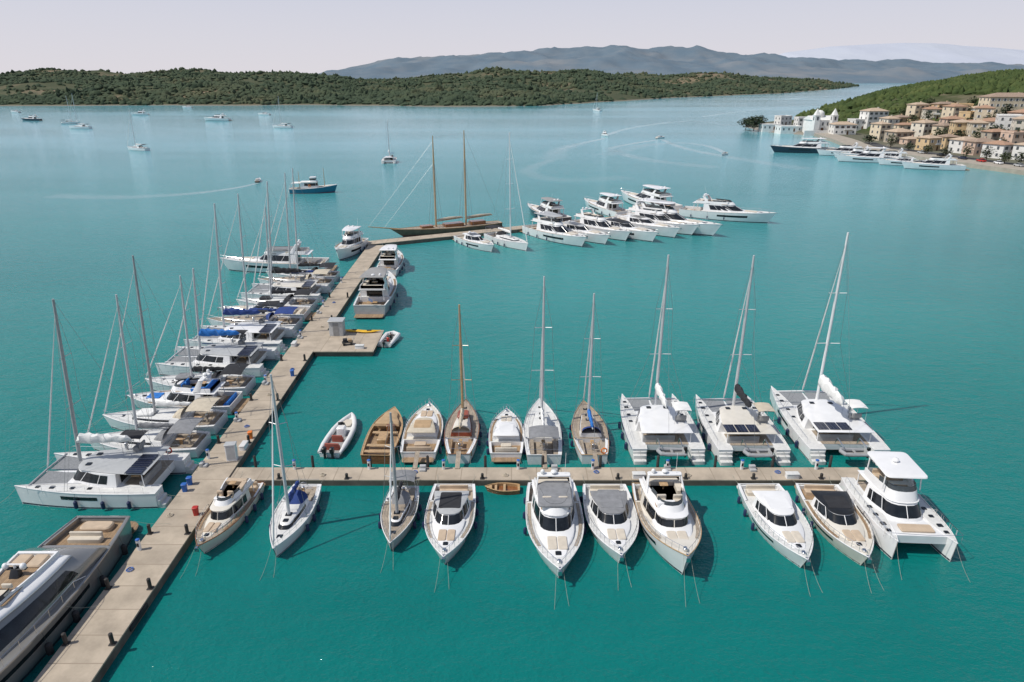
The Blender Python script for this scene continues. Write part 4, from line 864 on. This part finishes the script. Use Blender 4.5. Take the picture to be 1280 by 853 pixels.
P('flybridge_floor', MB().pad(0,-.085*L,zt+.08,2.3,.2*L,.04,.2), TEAK, rt)
for s in (-1,1):
    P('sun_pad', MB().pad(s*.58,-.16*L,zt+.12,1.05,1.3,.2,.15,.08), CUSHT, rt); P('helm_seat', MB().pad(s*.5,-.02*L,zt+.1,.7,.6,.35,.1).pad(s*.5,-.042*L,zt+.4,.7,.18,.3,.08), CUSH, rt)
    P('satellite_dome', MB().ball((s*.6,-.105*L,zt+.85), .22, .22, .25, 12, 8), WHITE, rt)
P('radar_mast', MB().loft([rrect(0,-.1*L,zt+.1,.7,.6,.1), rrect(0,-.108*L,zt+.7,.5,.35,.08)]).pad(0,-.106*L,zt+.62,1.6,.3,.08,.05), BLACK, rt); P('radar_scanner', MB().pad(0,-.106*L,zt+.95,1.1,.12,.1,.05).tube([(0,-.106*L,zt+.68),(0,-.106*L,zt+.98)],.09,8), WHITE, rt)
P('aft_sun_pad', MB().pad(0,-.462*L,1.65,2.5,1.1,.4,.3,.1), CUSHT, rt); seatrow(rt, 0, -.395*L, 1.65, 2.6, .6, CUSH)
rails(rt, F, .3, .98, .7, .15, n=12); fenders(rt, F, (.1,.25,.4,.52), RUB, 0, (-1,), .22, .9)
moor(rt, [((-2.1,-L/2+.3,2.1),(-5.0,-L/2-.8,.9)), ((-2.9,-2,2.2),(-4.4,-3.5,.9))])
# ---------------------------------------------------------------- left row (bows to the left)
def LR_(fn, lab, Y, L, B, *a, off=0, **k):
    if fn is sail: k.setdefault('mt', .55); k.setdefault('rake', .055)
    if fn is catam: k.setdefault('mt', .155); k.setdefault('rake', .068)
    return fn(lab, DX(Y)-DH-1.35-L/2-off, Y, pi/2, L, B, *a, **k)
LR_(catam, 'white sailing catamaran with red lifebuoy, nearest on the left side', 55.2, 12.8, 7.4, 18.5, canvas=CBLK, ftop=LGREY, buoy=True, mm=MASTD, solar=True, fb=1.12)
LR_(sail, 'sailing yacht with grey canvas beside the nearest left catamaran', 62.0, 12, 4.5, 16.8, cover=CGRY, canvas=CGRY, extra=CBLK)
LR_(sail, 'white sailing yacht, third boat along the left side of the pier', 66.8, 12.8, 4.6, 19.4, cover=CWHT, canvas=CBEI, mm=MASTD, dk=DECKW, extra=CWHT)
LR_(motor, 'white flybridge yacht with blue seats, fourth boat on the left side', 71.6, 12.5, 4.5, 'fly', cush=CBRB)
LR_(sail, 'sailing yacht with black canvas, fifth boat on the left side', 76.4, 12.8, 4.5, 14.6, cover=CBLK, canvas=CBLK, dk=DECKW, extra=CGRY)
LR_(catam, 'white catamaran with grey roof, sixth boat on the left side', 83.8, 13.6, 7.5, 13.5, canvas=CBLK, cover=CBRB, ftop=LGREY, solar=True)
LR_(catam, 'white catamaran with blue sail bag and tall mast, seventh boat', 92.3, 13.6, 7.4, 20.2, canvas=CBLK, cover=CBLU, stripe=CBLU, solar=True)
LR_(sail, 'tall masted sailing yacht with blue canvas, eighth boat on the left side', 98.6, 14, 4.6, 20.5, cover=CBLU, canvas=CBLU, dk=TEAKG)
LR_(motor, 'white sport yacht with black roof, ninth boat on the left side', 103.5, 14, 4.6, 'open', roofm=BLACK, sunroof=CBLK)
LR_(sail, 'sailing yacht with black sail cover, tenth boat on the left side', 108.3, 13, 4.5, 17, cover=CBLK, canvas=CBLK, extra=CBLK)
LR_(catam, 'white catamaran with black sail bag, eleventh boat on the left side', 114.6, 13.5, 7.2, 20.0, cover=CBLK, canvas=CBLK, ftop=OFFW, solar=True)
LR_(sail, 'sailing yacht with beige canvas, twelfth boat on the left side', 120.8, 13.5, 4.5, 20.6, cover=CBLU, canvas=CBEI, dk=TEAKG)
LR_(sail, 'sailing yacht with black bimini, thirteenth boat on the left side', 125.6, 13.5, 4.5, 20.8, cover=CBLK, canvas=CBLK, extra=CBLK)
motor('long white motor yacht with grey flybridge cover at the far left', -47.5, 132.6, pi/2+.03, 21, 5.4, 'fly', canvas=CGRY, lines=False)
motor('white sport fishing yacht with black waterline moored at the pier head', -35.6, 146.5, pi-.1, 15, 4.9, 'fly', hard=True, zs=1.8, zb=2.7, lines=False)
motor('dark windowed motor yacht moored stern first beyond the platform', -22.9, 113.5, 0, 18.5, 5.8, 'big', hm=LGREY, roofm=LGREY, hard=True, top2=CUSHG, zs=1.9, zb=2.6, lines=False, flag=True)
motor('white motor yacht moored behind the dark windowed one', -24.3, 135.0, 0, 14.5, 4.6, 'fly', hard=True, lines=False)
tender('small white motor dinghy carrying two people beside the platform', -17.9, 93.0, 0, -.15, 5.0, HYPW, BLACK, name='motor_dinghy')
person('person in red shirt sitting in the small motor dinghy', -17.9, 92.1, -.05, -.2, RED, NAVY)
person('person in dark shirt sitting forward in the small motor dinghy', -17.7, 93.4, -.05, -.1, BLACK, NAVY)
# ---------------------------------------------------------------- outer pier yachts
def OY(lab, bx, by, L, B, style, ang=27, z=2, **k):
    X, Y = W(bx, by, z); a_ = R(ang); d = (sin(a_), -cos(a_))
    return motor(lab, X-d[0]*L/2, Y-d[1]*L/2, pi+a_, L, B, style, lines=False, **k)
OY('small white motor yacht nearest the pier bend, beside the tall masted yacht', 617, 306, 15, 4.6, 'open', 32)
X, Y = W(660,308,1.3); a_ = R(33)
sail('white sailing yacht with tall mast between the outer pier motor yachts', X-sin(a_)*8, Y+cos(a_)*8, pi+a_, 16, 4.5, 25, cover=CWHT, canvas=CBLK, lines=False, spr=3, mm=WHITE)
OY('white superyacht with black windows, third on the outer pier', 733, 300, 21, 6, 'big', 35, hard=True, top2=LGREY)
OY('white sport superyacht with low cabin, fourth on the outer pier', 762, 297, 20, 5.4, 'open', 35, roofm=LGREY)
OY('white superyacht with open flybridge, fifth on the outer pier', 788, 293, 21, 5.7, 'big', 35)
OY('dark roofed superyacht in the middle of the outer pier row', 822, 294, 21, 5.6, 'open', 35, roofm=BLACK, sunroof=CBLK)
OY('white sport superyacht with low raked cabin on the outer pier', 850, 289, 22, 5.6, 'open', 38)
OY('white flybridge superyacht beside the largest one on the outer pier', 873, 286, 24, 5.8, 'big', 42, arch=True)
OY('largest white superyacht with hardtop flybridge on the outer pier', 902, 284, 29, 6.8, 'big', 46, 2.6, hard=True)
OY('white superyacht at the far right end of the outer pier', 970, 269, 25, 6.4, 'big', 60, 2.4, hard=False)
motor('dark hulled superyacht moored on the far side of the outer pier', 9, 187, R(27), 20, 5.4, 'big', hm=NAVY, roofm=LGREY, hard=True, top2=CUSHG, lines=False)
motor('white superyacht moored on the far side behind the largest yacht', 40, 205, R(27), 26, 6.4, 'big', hard=True, lines=False)
motor('white flybridge yacht on the far side of the outer pier, middle one', 26, 196, R(27), 20, 5.4, 'fly', hard=True, lines=False)
# schooner
az = atan2(.447,.894)
rt = thing('schooner', 'long two-masted wooden schooner moored along the outer pier', 'schooner', (-16,168.5,0), az+pi/2)
Fs = hullf(29,5.2,1.35,2.1,.45,.5,1.8,3.0,.4,2.2); hull(rt, Fs, SCHN, BOOTR, WOODL, TEAKG, TEAK, tc=0, rr=.07)
P('bowsprit', MB().tube([(0,12.5,2.0),(0,20,3.2)], [.18,.08], 8), WOODL, rt)
for y_, w_, l_ in ((-8,2.2,4),(-1.5,2.4,5),(5.5,2.0,3)): P('deckhouse', MB().pad(0,y_,Fs(.5,1)[2]-.05,w_,l_,.8,.2,.08), WOOD, rt)
for y_, h_ in ((-5,24.2),(3.0,23.2)):
    P('mast', MB().tube([(0,y_,1.3),(0,y_,h_*.7),(0,y_,h_)], [.26,.22,.1], 8), WOODL, rt)
    P('boom', MB().tube([(0,y_-.3,3.0),(0,y_-7.2,3.4)], .13, 6), WOODL, rt)
    P('furled_sail', MB().tube([(0,y_-.4,3.35),(0,y_-3.5,3.55),(0,y_-6.8,3.65)], [.2,.3,.12], 7), CBEI, rt)
    for s in (-1,1):
        w_ = MB()
        for q in (-1,0,1): w_.tube([(s*2.4,y_+q*1.0,1.6),(0,y_,h_*.78)], .03, 3, False)
        P('shrouds', w_, WIRE, rt)
for q in (((0,19.8,3.2),(0,3,22)),((0,16,2.7),(0,3,17)),((0,3,22.8),(0,-5,23.6)),((0,-14.3,1.6),(0,-5,23.8))): P('stay', MB().tube(q, .02, 3), WIRE, rt)
# ---------------------------------------------------------------- boats out in the bay
def far_sail(lab, px, py, L, mh, rz, cat=False):
    x, y = W(px, py)
    if cat: return catam(lab, x, y, rz, L, L*.55, mh, lines=False, fend=None, canvas=CBLU)
    return sail(lab, x, y, rz, L, L*.3, mh, lines=False, fend=None, det=0)
far_sail('white sailing boat anchored in the bay nearest the left edge group', 172, 188, 14, 21, 1.2)
far_sail('white catamaran anchored alone in the upper middle bay', 487, 203, 12, 18, .1, True)
far_sail('white sailing boat anchored in front of the wooded peninsula', 353, 160, 16, 23, 1.4)
far_sail('sailing boat anchored at far left, right one of two', 100, 161, 17, 25, 1.5)
far_sail('sailing boat anchored at far left, left one of two', 89, 155, 14, 22, -1.2)
far_sail('tiny white sailing boat far out near the peninsula point', 746, 139, 16, 20, .5)
def far_motor(lab, px, py, L, rz, style='open', hm=WHITE, **k):
    x, y = W(px, py); return motor(lab, x, y, rz, L, L*.28, style, hm=hm, det=0, lines=False, hwin=False, **k)
far_motor('dark hulled motor yacht anchored near the far left edge', 39, 151, 18, 1.5, 'fly', NAVY)
far_motor('small motorboat anchored off the far left shore', 19, 141, 14, 1.2)
far_motor('white motor yacht with dark windows anchored in the left bay', 271, 151, 24, 1.5, 'big')
far_motor('small motorboat near the shore behind the anchored sailing boat', 175, 144, 17, 1.7, 'fly')
far_motor('tiny white motorboat close to the wooded shore', 234, 135, 14, 1.4)
far_motor('tiny motorboat close to shore left of the anchored sailing boat', 330, 144, 14, 1.3)
far_motor('small motorboat crossing behind the tall left masts', 323, 227, 6.5, .2, 'open', NAVY)
far_motor('small motorboat with wake heading in from the channel', 757, 170, 9, pi+.3, 'fly')
far_motor('small speedboat with wake in the middle of the channel', 826, 173, 8, -.9)
far_motor('small white speedboat with wake near the town harbour', 905, 194, 7, pi-.6)
x, y = W(393,241)
rt = thing('tour_boat', 'teal hulled wooden excursion boat with white upperworks anchored behind the marina', 'boat', (x,y,0), -pi/2+.1)
Ft = hullf(15.5,4.8,1.5,2.6,.45,.7,2,1,.35,2.2); hull(rt, Ft, TEAL, BOOTR, WHITE, TEAKG, TEAK, tc=0, rr=.1)
cabin(rt, -4.0, 1.6, 1.7, 1.5, .5, 1.7, 1.9, .3, .1, .1, WHITE, GLASS, (.4,.85), CWHT, .2)
P('wheelhouse', MB().pad(0,0,3.7,2.2,2.0,1.5,.2), WHITE, rt); P('wheelhouse_window', MB().pad(0,0,4.3,2.26,2.06,.5,.2,.01), GLASS, rt)
P('awning', MB().pad(0,-5.4,3.3,3.6,3.0,.12,.2), CWHT, rt)
for s in (-1,1): P('awning_post', MB().tube([(s*1.6,-6.6,1.5),(s*1.6,-6.6,3.35)], .05, 5), STEEL, rt)
for y_, h_ in ((3.6,8),(-4.6,7)): P('mast', MB().tube([(0,y_,1.9),(0,y_,h_)], [.12,.06], 6), WOODL, rt)
ringbuoy(rt, 1.9, -1, 2.5, .35, ORG, 'y')
for i, (lab, px, py, L, st, hm, an) in enumerate([
    ('navy blue superyacht moored off the town quay left end', 1003, 191, 33, 'big', NAVY, 84), ('white superyacht behind the navy superyacht at the town quay', 1052, 195, 24, 'big', WHITE, 80),
    ('white flybridge superyacht moored in the middle of the town quay', 1082, 203, 27, 'big', WHITE, 78), ('small white yacht left of the middle superyacht at town quay', 1068, 198, 20, 'fly', WHITE, 79),
    ('white low sport yacht on the town quay right of middle', 1126, 207, 20, 'open', WHITE, 76), ('white flybridge yacht tucked behind the low sport yacht at town quay', 1110, 201, 20, 'fly', WHITE, 77),
    ('white yacht with dark windows at the right end of town quay', 1164, 212, 24, 'big', WHITE, 78), ('small white motorboat between two yachts near town quay right end', 1146, 208, 15, 'open', WHITE, 77)]):
    x, y = W(px, py); motor(lab, x, y, R(an), L, L*.235, st, hm=hm, lines=False, fend=None, hard=(i in (0,2)), hwin=True)
# wakes
m, nt, N, Lk, b = nodes('wake_foam'); pos = N.new('ShaderNodeNewGeometry').outputs['Position']
b.inputs['Base Color'].default_value = (.60,.72,.75,1); b.inputs['Roughness'].default_value = .3
at = N.new('ShaderNodeAttribute'); at.attribute_name = 'fade'
mu = N.new('ShaderNodeMath'); mu.operation = 'MULTIPLY'; Lk.new(at.outputs['Fac'], mu.inputs[0]); Lk.new(ramp(nt, noise(nt, .06, 5, pos, .65), .25, .75, .45, 1.), mu.inputs[1])
Lk.new(mu.outputs[0], b.inputs['Alpha']); WK = m
def wake(pts, w0, w1, a0=.9, a1=.22):
    c = [W(*p) for p in pts]; n = 36; path = []
    for i in range(n+1):
        t = i/n*(len(c)-1); j = min(int(t), len(c)-2); f = t-j
        q = [c[max(0,j-1)], c[j], c[j+1], c[min(len(c)-1,j+2)]]
        path.append(tuple(.5*((2*q[1][k])+(-q[0][k]+q[2][k])*f+(2*q[0][k]-5*q[1][k]+4*q[2][k]-q[3][k])*f*f+(-q[0][k]+3*q[1][k]-3*q[2][k]+q[3][k])*f**3) for k in (0,1)))
    r = []; fade = []
    for i in range(n+1):
        a_ = path[max(0,i-1)]; b_ = path[min(n,i+1)]; dx, dy = b_[0]-a_[0], b_[1]-a_[1]; l = hypot(dx,dy) or 1; w_ = w0+(w1-w0)*i/n
        r.append([(path[i][0]-dy/l*w_*s, path[i][1]+dx/l*w_*s, .02) for s in (1,.5,0,-.5,-1)]); al = (a0+(a1-a0)*(i/n)**.6)*(1 if i < n else 0)
        fade += [0, al*.8, al, al*.8, 0]
    o = struct('wake', MB().loft(r, False, (0,0)), WK); at_ = o.data.attributes.new('fade','FLOAT','POINT')
    at_.data.foreach_set('value', fade)
wake([(758,169),(790,160),(840,153),(880,152),(915,158)], 2.5, 11); wake([(757,173),(725,180),(700,188),(690,200)], 2, 9)
wake([(826,174),(850,184),(890,193),(950,203),(1010,212)], 2, 8); wake([(824,175),(790,180),(765,187),(810,200),(900,210)], 2, 7)
wake([(905,191),(885,183),(850,179),(800,183),(755,195)], 2, 8); wake([(985,124),(1010,122),(1040,121),(1075,122)], 8, 20); wake([(880,146),(940,138),(1000,133),(1060,131)], 6, 18, .6)
wake([(323,229),(290,236),(230,243),(150,247),(60,245)], 1, 6, .7); wake([(690,200),(660,214),(700,225),(790,222)], 3, 8, .35, .12)
